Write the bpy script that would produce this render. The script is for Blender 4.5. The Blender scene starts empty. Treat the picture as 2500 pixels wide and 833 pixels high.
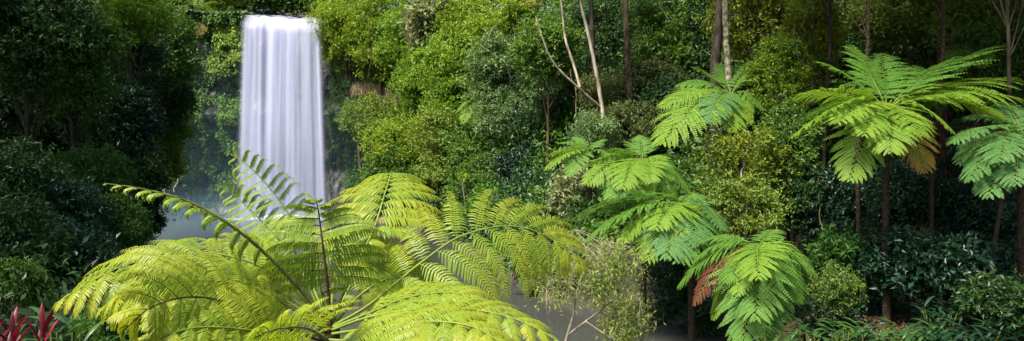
import bpy, math
import numpy as np
R = np.random.default_rng(7)
scn = bpy.context.scene
COL = scn.collection
F, CX, CY, CAMZ = 1667.0, 1250.0, 416.5, 4.2       # pixel focal length of the photograph

def W(px, py, Y):
    """World point that the photograph shows at (px, py) when it stands Y metres in front of the camera."""
    return np.array([(px - CX) / F * Y, Y, CAMZ + (CY - py) / F * Y])

def unit(v):
    n = np.linalg.norm(v, axis=-1, keepdims=True)
    return v / np.maximum(n, 1e-9)

# ------------------------------------------------------------------ noise
_T = np.random.default_rng(3).random((64, 64))
def vnoise(x, y):
    x = np.asarray(x, float); y = np.asarray(y, float)
    xi = np.floor(x).astype(int); yi = np.floor(y).astype(int)
    fx = x - xi; fy = y - yi
    fx = fx * fx * (3 - 2 * fx); fy = fy * fy * (3 - 2 * fy)
    a = _T[xi % 64, yi % 64]; b = _T[(xi + 1) % 64, yi % 64]
    c = _T[xi % 64, (yi + 1) % 64]; d = _T[(xi + 1) % 64, (yi + 1) % 64]
    return (a * (1 - fx) + b * fx) * (1 - fy) + (c * (1 - fx) + d * fx) * fy
def fbm(x, y, o=4):
    s, a, t = 0, 1, 0
    for i in range(o):
        s = s + a * vnoise(x * 2 ** i + 7.3 * i, y * 2 ** i + 3.1 * i); t += a; a *= .5
    return s / t

# ------------------------------------------------------------------ mesh helpers
class MB:
    def __init__(s): s.V, s.Q, s.T, s.M, s.n = [], [], [], [], 0
    def add(s, V, Q, tint=0.5, mat=0):
        V = np.asarray(V, float).reshape(-1, 3); Q = np.asarray(Q, int).reshape(-1, 4)
        s.V.append(V); s.Q.append(Q + s.n); s.n += len(V)
        s.T.append(np.broadcast_to(np.asarray(tint, float), (len(V),)))
        s.M.append(np.full(len(Q), mat, int))
    def build(s, name, mats, parent=None, smooth=False, origin=None):
        V = np.concatenate(s.V); Q = np.concatenate(s.Q); T = np.concatenate(s.T); M = np.concatenate(s.M)
        if parent is not None: V = V - np.array(WORLD[parent.name])
        elif origin is not None: V = V - np.array(origin)
        me = bpy.data.meshes.new(name)
        me.vertices.add(len(V)); me.vertices.foreach_set('co', V.astype(np.float32).ravel())
        me.loops.add(len(Q) * 4); me.loops.foreach_set('vertex_index', Q.astype(np.int32).ravel())
        me.polygons.add(len(Q))
        me.polygons.foreach_set('loop_start', np.arange(0, len(Q) * 4, 4, dtype=np.int32))
        me.polygons.foreach_set('loop_total', np.full(len(Q), 4, np.int32))
        if not isinstance(mats, (list, tuple)): mats = [mats]
        for m in mats: me.materials.append(m)
        if len(mats) > 1: me.polygons.foreach_set('material_index', M.astype(np.int32))
        me.polygons.foreach_set('use_smooth', np.full(len(Q), smooth, bool))
        at = me.attributes.new('tint', 'FLOAT', 'POINT'); at.data.foreach_set('value', T.astype(np.float32))
        me.update(calc_edges=True)
        o = bpy.data.objects.new(name, me); COL.objects.link(o)
        if parent is not None: o.parent = parent; WORLD[o.name] = WORLD[parent.name]
        elif origin is not None: o.location = origin; WORLD[o.name] = tuple(origin)
        else: WORLD[o.name] = (0, 0, 0)
        return o
WORLD = {}

def tag(o, label=None, cat=None, group=None, kind=None):
    for k, v in (('label', label), ('category', cat), ('group', group), ('kind', kind)):
        if v: o[k] = v
    return o
def empty(name, loc, label, cat, group=None):
    o = bpy.data.objects.new(name, None); COL.objects.link(o)
    o.location = tuple(float(v) for v in loc); WORLD[o.name] = tuple(o.location)
    o.empty_display_size = .2
    return tag(o, label, cat, group)

def tube(mb, P, r, sides=6, tint=.5, mat=0):
    P = np.asarray(P, float); n = len(P); r = np.broadcast_to(np.asarray(r, float), (n,))
    T = unit(np.gradient(P, axis=0))
    ref = np.where(np.abs(T[:, 2:3]) > .9, np.array([[1., 0, 0]]), np.array([[0, 0, 1.]]))
    A = unit(np.cross(T, ref)); B = np.cross(T, A)
    a = np.linspace(0, 2 * np.pi, sides, endpoint=False)
    V = P[:, None] + r[:, None, None] * (np.cos(a)[None, :, None] * A[:, None] + np.sin(a)[None, :, None] * B[:, None])
    i = np.arange(n - 1)[:, None] * sides; j = np.arange(sides)[None]; j2 = (j + 1) % sides
    Q = np.stack([i + j, i + j2, i + sides + j2, i + sides + j], -1)
    mb.add(V, Q, tint, mat)

def curve(P, n):
    """Catmull-Rom through the points, resampled to n."""
    P = np.asarray(P, float)
    E = np.vstack([2 * P[0] - P[1], P, 2 * P[-1] - P[-2]])
    u = np.linspace(0, len(P) - 1 - 1e-6, n * 4); k = u.astype(int); f = (u - k)[:, None]
    a, b, c, d = E[k], E[k + 1], E[k + 2], E[k + 3]
    C = .5 * (2 * b + (c - a) * f + (2 * a - 5 * b + 4 * c - d) * f ** 2 + (3 * b - a - 3 * c + d) * f ** 3)
    s = np.r_[0, np.cumsum(np.linalg.norm(np.diff(C, axis=0), axis=1))]
    t = np.linspace(0, s[-1], n)
    return np.stack([np.interp(t, s, C[:, q]) for q in range(3)], 1), s[-1]

def leaves(mb, C, D, N, L, wr=.42, tint=.5, mat=0, fold=.18):
    """Folded pointed leaves: base C, direction D, face normal N, length L."""
    C = np.asarray(C); D = unit(D); S = unit(np.cross(D, N)); N = np.cross(S, D)
    n = len(C); L = np.broadcast_to(np.asarray(L, float), (n,))[:, None]
    m = C + D * L * .45 + N * L * fold * .4
    V = np.stack([C, m - S * L * wr * .5, C + D * L - N * L * fold * .5, m + S * L * wr * .5], 1)
    Q = np.arange(n * 4).reshape(n, 4)
    mb.add(V, Q, np.repeat(np.broadcast_to(tint, (n,)), 4), mat)

# ------------------------------------------------------------------ materials
def mat_new(name):
    m = bpy.data.materials.new(name); m.use_nodes = True
    nt = m.node_tree; nt.nodes.clear()
    return m, nt, nt.nodes, nt.links
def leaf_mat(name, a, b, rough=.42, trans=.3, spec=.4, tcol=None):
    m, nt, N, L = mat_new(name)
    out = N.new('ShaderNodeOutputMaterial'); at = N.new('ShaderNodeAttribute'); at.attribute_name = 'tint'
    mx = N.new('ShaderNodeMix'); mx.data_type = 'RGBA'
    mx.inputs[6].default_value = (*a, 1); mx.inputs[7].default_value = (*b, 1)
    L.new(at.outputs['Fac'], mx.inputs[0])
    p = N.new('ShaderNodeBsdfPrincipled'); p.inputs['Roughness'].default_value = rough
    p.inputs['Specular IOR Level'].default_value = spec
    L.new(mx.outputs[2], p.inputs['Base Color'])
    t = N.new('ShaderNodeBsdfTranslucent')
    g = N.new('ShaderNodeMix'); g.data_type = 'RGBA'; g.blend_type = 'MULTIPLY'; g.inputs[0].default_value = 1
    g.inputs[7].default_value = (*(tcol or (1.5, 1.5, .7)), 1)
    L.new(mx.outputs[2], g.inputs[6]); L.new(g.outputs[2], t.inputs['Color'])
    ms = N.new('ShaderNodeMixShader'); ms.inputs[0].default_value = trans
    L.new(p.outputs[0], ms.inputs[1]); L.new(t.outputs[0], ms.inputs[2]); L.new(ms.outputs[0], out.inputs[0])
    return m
def bark_mat(name, a, b, scale=6., rough=.85, stretch=3., spots=0.5):
    m, nt, N, L = mat_new(name)
    out = N.new('ShaderNodeOutputMaterial'); p = N.new('ShaderNodeBsdfPrincipled')
    p.inputs['Roughness'].default_value = rough; p.inputs['Specular IOR Level'].default_value = .2
    tc = N.new('ShaderNodeTexCoord'); mp = N.new('ShaderNodeMapping'); mp.inputs['Scale'].default_value = (1, 1, 1 / stretch)
    nz = N.new('ShaderNodeTexNoise'); nz.inputs['Scale'].default_value = scale; nz.inputs['Detail'].default_value = 6
    cr = N.new('ShaderNodeValToRGB'); cr.color_ramp.elements[0].color = (*a, 1); cr.color_ramp.elements[1].color = (*b, 1)
    cr.color_ramp.elements[0].position = spots - .12; cr.color_ramp.elements[1].position = spots + .15
    bp = N.new('ShaderNodeBump'); bp.inputs['Strength'].default_value = .6; bp.inputs['Distance'].default_value = .05
    L.new(tc.outputs['Object'], mp.inputs[0]); L.new(mp.outputs[0], nz.inputs['Vector']); L.new(nz.outputs[0], cr.inputs[0])
    L.new(cr.outputs[0], p.inputs['Base Color']); L.new(nz.outputs[0], bp.inputs['Height']); L.new(bp.outputs[0], p.inputs['Normal'])
    L.new(p.outputs[0], out.inputs[0])
    return m

LM = dict(
    fern_gold=leaf_mat('fern_gold', (.12, .225, .015), (.33, .325, .018), .5, .42, .35),
    fern_young=leaf_mat('fern_young', (.12, .20, .02), (.22, .28, .025), .5, .2, .3),
    fern_green=leaf_mat('fern_green', (.055, .15, .020), (.12, .24, .028), .55, .33, .2),
    fern_lime=leaf_mat('fern_lime', (.085, .185, .018), (.19, .29, .022), .55, .36, .2),
    fern_blue=leaf_mat('fern_blue', (.045, .125, .034), (.095, .20, .05), .55, .3, .2),
    fern_tan=leaf_mat('fern_tan', (.10, .11, .015), (.25, .13, .02), .5, .3, .3),
    fern_dead=leaf_mat('fern_dead', (.05, .013, .008), (.11, .028, .014), .7, .2, .2),
    yellow=leaf_mat('leaf_yellow', (.070, .15, .012), (.25, .32, .018), .5, .32, .3),
    bright=leaf_mat('leaf_bright', (.050, .14, .012), (.18, .28, .018), .5, .32, .3),
    mid=leaf_mat('leaf_mid', (.024, .080, .012), (.10, .18, .020), .48, .28, .3),
    olive=leaf_mat('leaf_olive', (.055, .105, .016), (.19, .25, .028), .5, .28, .3),
    brown=leaf_mat('leaf_brown_olive', (.040, .062, .016), (.105, .13, .030), .55, .25, .3),
    grey=leaf_mat('leaf_grey_green', (.045, .10, .028), (.15, .22, .070), .5, .25, .3),
    pale=leaf_mat('leaf_pale', (.075, .11, .035), (.27, .29, .13), .42, .25),
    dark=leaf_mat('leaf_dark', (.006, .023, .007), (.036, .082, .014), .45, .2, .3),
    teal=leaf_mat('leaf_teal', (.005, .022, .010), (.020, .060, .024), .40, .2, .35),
    gold=leaf_mat('leaf_gold', (.062, .12, .012), (.26, .28, .022), .5, .3, .3),
    sprig=leaf_mat('leaf_sprig', (.085, .14, .022), (.24, .29, .06), .55, .3, .25),
    pink=leaf_mat('leaf_pink', (.28, .16, .10), (.50, .36, .24), .6, .3, .2, (1.2, 1, .9)),
    red=leaf_mat('leaf_red', (.045, .003, .007), (.25, .010, .028), .45, .2, .25, (1.6, .5, .6)),
    rust=leaf_mat('leaf_rust', (.09, .05, .018), (.24, .10, .03), .6, .25),
    ginger=leaf_mat('leaf_strap', (.016, .055, .016), (.060, .12, .022), .32, .25, .4),
    grass=leaf_mat('grass_blade', (.07, .12, .02), (.19, .21, .06), .55, .3),
    straw=leaf_mat('straw', (.20, .15, .07), (.42, .34, .19), .7, .25, .2, (1, 1, .9)),
)
BK = dict(
    pale=bark_mat('bark_pale', (.10, .075, .045), (.42, .36, .27), 5, spots=.47),
    mottled=bark_mat('bark_mottled', (.07, .07, .03), (.34, .29, .20), 9, stretch=1.2),
    brown=bark_mat('bark_brown', (.035, .022, .012), (.14, .095, .05), 6),
    dark=bark_mat('bark_dark', (.015, .012, .008), (.06, .045, .03), 6),
    red=bark_mat('bark_reddish', (.03, .010, .008), (.13, .045, .03), 8),
    fern=bark_mat('bark_fern', (.018, .012, .008), (.085, .05, .028), 16, stretch=.5),
    twig=bark_mat('bark_twig', (.26, .20, .15), (.55, .47, .38), 10),
    twig_brown=bark_mat('bark_twig_brown', (.13, .10, .065), (.34, .28, .20), 10),
    stalk=bark_mat('frond_stalk', (.045, .060, .012), (.13, .13, .025), 8),
    stalk_green=bark_mat('frond_stalk_green', (.10, .16, .02), (.17, .21, .03), 8),
    stalk_dark=bark_mat('frond_stalk_dark', (.030, .022, .010), (.08, .065, .02), 8),
)

# ------------------------------------------------------------------ terrain
RY = [-60, 5, 12, 16.9, 18.7, 20.7, 22.3, 26, 32, 40, 50, 56, 60, 80]
RX = [8, 7.2, 6.6, 5.6, 4.5, 2.5, .8, -.2, -1.5, -3.5, -7.5, -11.5, -14, -14]
LY = [-60, 5, 10, 16, 20, 22, 25, 28, 32, 38, 44, 50, 56, 62, 80]
LX = [0, .3, .3, -.1, -1.1, -4.5, -10.0, -14.5, -18.3, -22.0, -26, -29.5, -31, -31, -31]
CLX = [-90, -60, -48, -40, -33, -28, -20, -13, -8, -3, 10, 60]
CLY = [30, 40, 47, 54, 60, 62.5, 63.2, 62.6, 60.5, 60, 62, 62]
def terrain(x, y):
    x = np.asarray(x, float); y = np.asarray(y, float)
    xr = np.interp(y, RY, RX); xl = np.interp(y, LY, LX)
    dr, dl = x - xr, xl - x
    ks = np.interp(y, [8, 14, 22, 32, 45, 60], [.10, .12, .22, .5, .85, 1.0])
    dr2 = np.maximum(dr - np.interp(y, [10, 22, 40], [2.0, 1.5, .8]), 0)
    zr = 0.7 * (1 - np.exp(-np.maximum(dr, 0) / .6)) + ks * dr2 + .25 * np.maximum(dr - 9, 0) * np.interp(y, [20, 40], [1, .2])
    kl = np.interp(y, [4, 12, 20, 26, 34, 44], [.02, .06, .08, .15, .3, .7])
    zl = 0.8 * (1 - np.exp(-np.maximum(dl, 0) / .8)) + kl * np.maximum(dl - 3, 0) + .5 * np.maximum(dl - 11, 0) * np.interp(y, [6, 18], [.2, 1])
    z = np.where(dr > 0, zr, np.where(dl > 0, zl, -1.2 * np.minimum(np.minimum(-dr, -dl), 1)))
    z = np.where((dr > 0) | (dl > 0), z + .5 * (fbm(x * .35, y * .35) - .5) * np.clip(np.maximum(dr, dl) / 3, 0, 1), z)
    cy = np.interp(x, CLX, CLY)
    back = y - cy
    top = 18.2 + .22 * np.maximum(back, 0)
    river = (x > -24.2) & (x < -15.6) & (back > -1)
    top = np.where(river, 17.55, top)
    pl = np.clip((back - .6) / .8, 0, 1)
    z = z * (1 - pl) + np.where(river, top, np.maximum(top, np.minimum(z, 40))) * pl
    return np.minimum(z, 46)
def gz(x, y): return float(terrain(np.array([x]), np.array([y]))[0])

def noise_ground_mat():
    m, nt, N, L = mat_new('forest_floor')
    out = N.new('ShaderNodeOutputMaterial'); p = N.new('ShaderNodeBsdfPrincipled'); p.inputs['Roughness'].default_value = .9
    tc = N.new('ShaderNodeTexCoord')
    n1 = N.new('ShaderNodeTexNoise'); n1.inputs['Scale'].default_value = .6; n1.inputs['Detail'].default_value = 8
    n2 = N.new('ShaderNodeTexNoise'); n2.inputs['Scale'].default_value = 9; n2.inputs['Detail'].default_value = 6
    cr = N.new('ShaderNodeValToRGB'); e = cr.color_ramp.elements
    e[0].position = .35; e[0].color = (.028, .020, .012, 1); e[1].position = .62; e[1].color = (.085, .060, .038, 1)
    x = e.new(.5); x.color = (.030, .040, .014, 1)
    c2 = N.new('ShaderNodeValToRGB'); c2.color_ramp.elements[0].color = (.5, .5, .5, 1); c2.color_ramp.elements[1].color = (1.5, 1.4, 1.3, 1)
    mx = N.new('ShaderNodeMix'); mx.data_type = 'RGBA'; mx.blend_type = 'MULTIPLY'; mx.inputs[0].default_value = 1
    bp = N.new('ShaderNodeBump'); bp.inputs['Strength'].default_value = .8; bp.inputs['Distance'].default_value = .1
    L.new(tc.outputs['Object'], n1.inputs[0]); L.new(tc.outputs['Object'], n2.inputs[0])
    L.new(n1.outputs[0], cr.inputs[0]); L.new(n2.outputs[0], c2.inputs[0])
    L.new(cr.outputs[0], mx.inputs[6]); L.new(c2.outputs[0], mx.inputs[7]); L.new(mx.outputs[2], p.inputs['Base Color'])
    L.new(n2.outputs[0], bp.inputs['Height']); L.new(bp.outputs[0], p.inputs['Normal']); L.new(p.outputs[0], out.inputs[0])
    return m
def grid_mesh(X, Y, Z):
    ny, nx = X.shape
    V = np.stack([X, Y, Z], -1).reshape(-1, 3)
    i = np.arange(ny - 1)[:, None] * nx + np.arange(nx - 1)[None]
    return V, np.stack([i, i + 1, i + nx + 1, i + nx], -1)
gx = np.unique(np.r_[np.linspace(-600, -70, 12), np.arange(-70, 60.1, .8), np.linspace(60, 600, 12)])
gy = np.unique(np.r_[np.linspace(-500, -40, 10), np.arange(-40, 0, 4), np.arange(0, 90.1, .7), np.linspace(90, 700, 12)])
X, Y = np.meshgrid(gx, gy)
mb = MB(); mb.add(*grid_mesh(X, Y, terrain(X, Y)))
tag(mb.build('ground', noise_ground_mat(), smooth=True), kind='structure')

# water
def water_mat():
    m, nt, N, L = mat_new('creek_water')
    out = N.new('ShaderNodeOutputMaterial'); p = N.new('ShaderNodeBsdfPrincipled')
    p.inputs['Base Color'].default_value = (.043, .042, .038, 1); p.inputs['Roughness'].default_value = .14
    p.inputs['IOR'].default_value = 1.33
    tc = N.new('ShaderNodeTexCoord'); mp = N.new('ShaderNodeMapping'); mp.inputs['Scale'].default_value = (1, .35, 1)
    nz = N.new('ShaderNodeTexNoise'); nz.inputs['Scale'].default_value = 1.6; nz.inputs['Detail'].default_value = 3
    bp = N.new('ShaderNodeBump'); bp.inputs['Strength'].default_value = .25; bp.inputs['Distance'].default_value = .03
    L.new(tc.outputs['Object'], mp.inputs[0]); L.new(mp.outputs[0], nz.inputs['Vector']); L.new(nz.outputs[0], bp.inputs['Height'])
    L.new(bp.outputs[0], p.inputs['Normal']); L.new(p.outputs[0], out.inputs[0])
    return m
WM = water_mat()
X, Y = np.meshgrid(np.linspace(-50, 14, 40), np.linspace(-60, 66, 60))
mb = MB(); mb.add(*grid_mesh(X, Y, X * 0)); tag(mb.build('water', WM, smooth=True), kind='structure')
X, Y = np.meshgrid(np.linspace(-25.5, -14.5, 12), np.linspace(62.6, 82, 12))
mb = MB(); mb.add(*grid_mesh(X, Y, X * 0 + 17.85)); tag(mb.build('upper_stream', WM, smooth=True), kind='structure')

# ------------------------------------------------------------------ cliff
def rock_mat():
    m, nt, N, L = mat_new('mossy_basalt')
    out = N.new('ShaderNodeOutputMaterial'); p = N.new('ShaderNodeBsdfPrincipled'); p.inputs['Roughness'].default_value = .75
    tc = N.new('ShaderNodeTexCoord')
    n1 = N.new('ShaderNodeTexNoise'); n1.inputs['Scale'].default_value = .35; n1.inputs['Detail'].default_value = 10; n1.inputs['Roughness'].default_value = .65
    mp = N.new('ShaderNodeMapping'); mp.inputs['Scale'].default_value = (1, 1, .18)
    n2 = N.new('ShaderNodeTexNoise'); n2.inputs['Scale'].default_value = 3.; n2.inputs['Detail'].default_value = 7
    r1 = N.new('ShaderNodeValToRGB'); e = r1.color_ramp.elements
    e[0].position = .42; e[0].color = (.045, .075, .022, 1); e[1].position = .60; e[1].color = (.26, .235, .20, 1)
    x = e.new(.5); x.color = (.11, .105, .065, 1)
    r2 = N.new('ShaderNodeValToRGB'); r2.color_ramp.elements[0].position = .3; r2.color_ramp.elements[1].position = .7
    r2.color_ramp.elements[0].color = (.3, .3, .3, 1); r2.color_ramp.elements[1].color = (1.6, 1.6, 1.6, 1)
    mx = N.new('ShaderNodeMix'); mx.data_type = 'RGBA'; mx.blend_type = 'MULTIPLY'; mx.inputs[0].default_value = 1
    bp = N.new('ShaderNodeBump'); bp.inputs['Strength'].default_value = 1; bp.inputs['Distance'].default_value = .3
    L.new(tc.outputs['Object'], n1.inputs[0]); L.new(tc.outputs['Object'], mp.inputs[0]); L.new(mp.outputs[0], n2.inputs[0])
    L.new(n1.outputs[0], r1.inputs[0]); L.new(n2.outputs[0], r2.inputs[0]); L.new(r1.outputs[0], mx.inputs[6]); L.new(r2.outputs[0], mx.inputs[7])
    L.new(mx.outputs[2], p.inputs['Base Color']); L.new(n2.outputs[0], bp.inputs['Height']); L.new(bp.outputs[0], p.inputs['Normal'])
    L.new(p.outputs[0], out.inputs[0])
    return m
def cliff_y(x, z):
    b = np.interp(x, CLX, CLY)
    col = np.abs(((x * 1.35 + .25 * np.sin(z * 1.1 + x)) % 1) - .5) * 1.1      # basalt columns low down
    colw = np.clip((8.2 - z) / 1.5, 0, 1) * np.clip((z - .3) / 1, 0, 1)
    ledge = .9 * np.clip(1 - np.abs(z - 9.3) / 1.3, 0, 1)
    cave = 1.6 * np.exp(-((x + 14.5) / 3.2) ** 2 - ((z - 6.2) / 2.6) ** 2) + 1.2 * np.exp(-((x + 27) / 4) ** 2 - ((z - 5.5) / 3) ** 2)
    n = (fbm(x * .35 + 5, z * .45) - .5) * 2.2 + (fbm(x * 1.2, z * 1.6) - .5) * .8
    y = b + cave - ledge * .7 + col * colw * 1.1 + n - .06 * (18 - z)
    n_low = np.clip((z - 16.5) / 1.5, 0, 1)
    return y * (1 - n_low) + (b + .2 + n * .3) * n_low
X, Z = np.meshgrid(np.arange(-62, 9, .22), np.r_[np.arange(-1.5, 18.3, .22), 18.45])
mb = MB(); mb.add(*grid_mesh(X, cliff_y(X, Z), Z))
fallx = lambda x: (x > -24.2) & (x < -15.8)
V = mb.V[0]; s = fallx(V[:, 0]) & (V[:, 2] > 17.7); V[s, 2] = 17.7
V = V.copy(); Vt = V[-X.shape[1]:].copy()
T2 = np.stack([Vt, Vt + [0, 3.5, .25]], 0).reshape(-1, 3); n = X.shape[1]; i = np.arange(n - 1)
mb.add(T2, np.stack([i, i + 1, i + n + 1, i + n], -1))
tag(mb.build('cliff', rock_mat(), smooth=False), kind='structure')

# ------------------------------------------------------------------ waterfall
def fall_mat(name, dens, scale, seed):
    m, nt, N, L = mat_new(name)
    out = N.new('ShaderNodeOutputMaterial')
    tc = N.new('ShaderNodeTexCoord'); mp = N.new('ShaderNodeMapping')
    mp.inputs['Scale'].default_value = (scale, scale * .3, .03); mp.inputs['Location'].default_value = (seed, seed, 0)
    nz = N.new('ShaderNodeTexNoise'); nz.inputs['Scale'].default_value = 1; nz.inputs['Detail'].default_value = 3; nz.inputs['Roughness'].default_value = .45
    r = N.new('ShaderNodeMapRange'); r.inputs['From Min'].default_value = .32; r.inputs['From Max'].default_value = .62
    r.inputs['To Min'].default_value = dens[0]; r.inputs['To Max'].default_value = dens[1]
    at = N.new('ShaderNodeAttribute'); at.attribute_name = 'tint'
    mu = N.new('ShaderNodeMath'); mu.operation = 'MULTIPLY'
    d = N.new('ShaderNodeBsdfDiffuse'); d.inputs['Color'].default_value = (.63, .64, .79, 1)  # white water tinted lavender, the blue of shade put into its colour
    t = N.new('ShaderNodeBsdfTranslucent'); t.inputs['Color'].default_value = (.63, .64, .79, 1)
    a = N.new('ShaderNodeMixShader'); a.inputs[0].default_value = .35
    tr = N.new('ShaderNodeBsdfTransparent'); ms = N.new('ShaderNodeMixShader')
    L.new(tc.outputs['Object'], mp.inputs[0]); L.new(mp.outputs[0], nz.inputs['Vector']); L.new(nz.outputs[0], r.inputs[0])
    L.new(r.outputs[0], mu.inputs[0]); L.new(at.outputs['Fac'], mu.inputs[1])
    L.new(d.outputs[0], a.inputs[1]); L.new(t.outputs[0], a.inputs[2])
    L.new(mu.outputs[0], ms.inputs[0]); L.new(tr.outputs[0], ms.inputs[1]); L.new(a.outputs[0], ms.inputs[2]); L.new(ms.outputs[0], out.inputs[0])
    return m
falls = empty('waterfall', W(697, 535, 59.5) * [1, 1, 0], 'tall white waterfall pouring off a mossy cliff into the pool', 'waterfall')
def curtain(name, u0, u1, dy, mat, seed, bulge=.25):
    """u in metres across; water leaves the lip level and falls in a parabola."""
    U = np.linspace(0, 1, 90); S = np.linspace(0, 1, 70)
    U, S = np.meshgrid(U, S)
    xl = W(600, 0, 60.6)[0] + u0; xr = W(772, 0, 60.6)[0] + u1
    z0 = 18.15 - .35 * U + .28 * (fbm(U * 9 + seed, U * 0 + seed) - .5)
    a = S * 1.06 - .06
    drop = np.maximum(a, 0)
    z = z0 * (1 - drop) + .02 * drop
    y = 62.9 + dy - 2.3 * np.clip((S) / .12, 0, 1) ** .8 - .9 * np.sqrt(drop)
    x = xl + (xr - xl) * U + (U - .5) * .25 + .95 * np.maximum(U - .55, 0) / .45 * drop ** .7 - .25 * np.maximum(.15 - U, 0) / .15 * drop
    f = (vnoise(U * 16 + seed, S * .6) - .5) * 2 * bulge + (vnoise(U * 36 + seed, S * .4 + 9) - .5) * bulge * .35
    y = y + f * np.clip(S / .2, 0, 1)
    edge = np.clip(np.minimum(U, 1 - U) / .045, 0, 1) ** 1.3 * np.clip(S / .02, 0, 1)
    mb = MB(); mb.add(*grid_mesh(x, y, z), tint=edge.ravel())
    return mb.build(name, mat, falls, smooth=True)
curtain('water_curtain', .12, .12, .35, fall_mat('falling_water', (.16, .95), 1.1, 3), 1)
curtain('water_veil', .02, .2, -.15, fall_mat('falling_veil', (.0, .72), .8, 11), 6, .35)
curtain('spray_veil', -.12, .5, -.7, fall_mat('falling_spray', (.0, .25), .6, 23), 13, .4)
# foam where it lands
def foam_mat():
    m, nt, N, L = mat_new('foam')
    out = N.new('ShaderNodeOutputMaterial'); at = N.new('ShaderNodeAttribute'); at.attribute_name = 'tint'
    d = N.new('ShaderNodeBsdfDiffuse'); d.inputs['Color'].default_value = (.78, .80, .86, 1)
    tr = N.new('ShaderNodeBsdfTransparent'); ms = N.new('ShaderNodeMixShader')
    L.new(at.outputs['Fac'], ms.inputs[0]); L.new(tr.outputs[0], ms.inputs[1]); L.new(d.outputs[0], ms.inputs[2]); L.new(ms.outputs[0], out.inputs[0])
    return m
A, Rr = np.meshgrid(np.linspace(0, 2 * np.pi, 65), np.linspace(0, 1, 20))
fx = W(700, 0, 59.6)[0] + np.cos(A) * Rr * 6.2; fy = 59.2 + np.sin(A) * Rr * 3.2
mb = MB(); mb.add(*grid_mesh(fx, fy, .01 + .35 * np.exp(-(Rr / .45) ** 2) * (1 + .5 * (fbm(fx, fy) - .5))),
                  tint=(np.clip(1.15 * (1 - Rr) ** 1.1, 0, 1) * np.clip(.6 + .8 * fbm(fx * .8, fy * .8), 0, 1)).ravel())
mb.build('foam', foam_mat(), falls, smooth=True)
# spray drifting at the foot of the falls
def mist(name, c, r, dens, col):
    m, nt, N, L = mat_new(name)
    out = N.new('ShaderNodeOutputMaterial'); v = N.new('ShaderNodeVolumePrincipled')
    v.inputs['Color'].default_value = (*col, 1); v.inputs['Anisotropy'].default_value = .2
    tc = N.new('ShaderNodeTexCoord'); ln = N.new('ShaderNodeVectorMath'); ln.operation = 'LENGTH'
    r1 = N.new('ShaderNodeMapRange'); r1.interpolation_type = 'SMOOTHSTEP'
    r1.inputs['From Min'].default_value = 1.; r1.inputs['From Max'].default_value = .1
    r1.inputs['To Min'].default_value = 0; r1.inputs['To Max'].default_value = dens
    L.new(tc.outputs['Object'], ln.inputs[0]); L.new(ln.outputs['Value'], r1.inputs[0]); L.new(r1.outputs[0], v.inputs['Density']); L.new(v.outputs[0], out.inputs['Volume'])
    A, B = np.meshgrid(np.linspace(0, 2 * np.pi, 33), np.linspace(0, np.pi, 17))
    mb = MB(); V_, Q_ = grid_mesh(np.cos(A) * np.sin(B), np.sin(A) * np.sin(B), np.cos(B)); mb.add(V_, Q_.reshape(-1, 4)[:, ::-1])
    o = mb.build(name, m); o.location = c; o.scale = r
    tag(o, kind='stuff'); return o
mist('mist', (-21.5, 56.5, 1.5), (18, 8, 15), .0075, (.48, .76, 1.))
mist('spray_mist', (-19.5, 57.2, .6), (8, 3.8, 5), .035, (.75, .86, 1.))
mist('pool_mist', (-21, 49, .4), (11, 11, 3.2), .030, (.50, .72, 1.))

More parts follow.
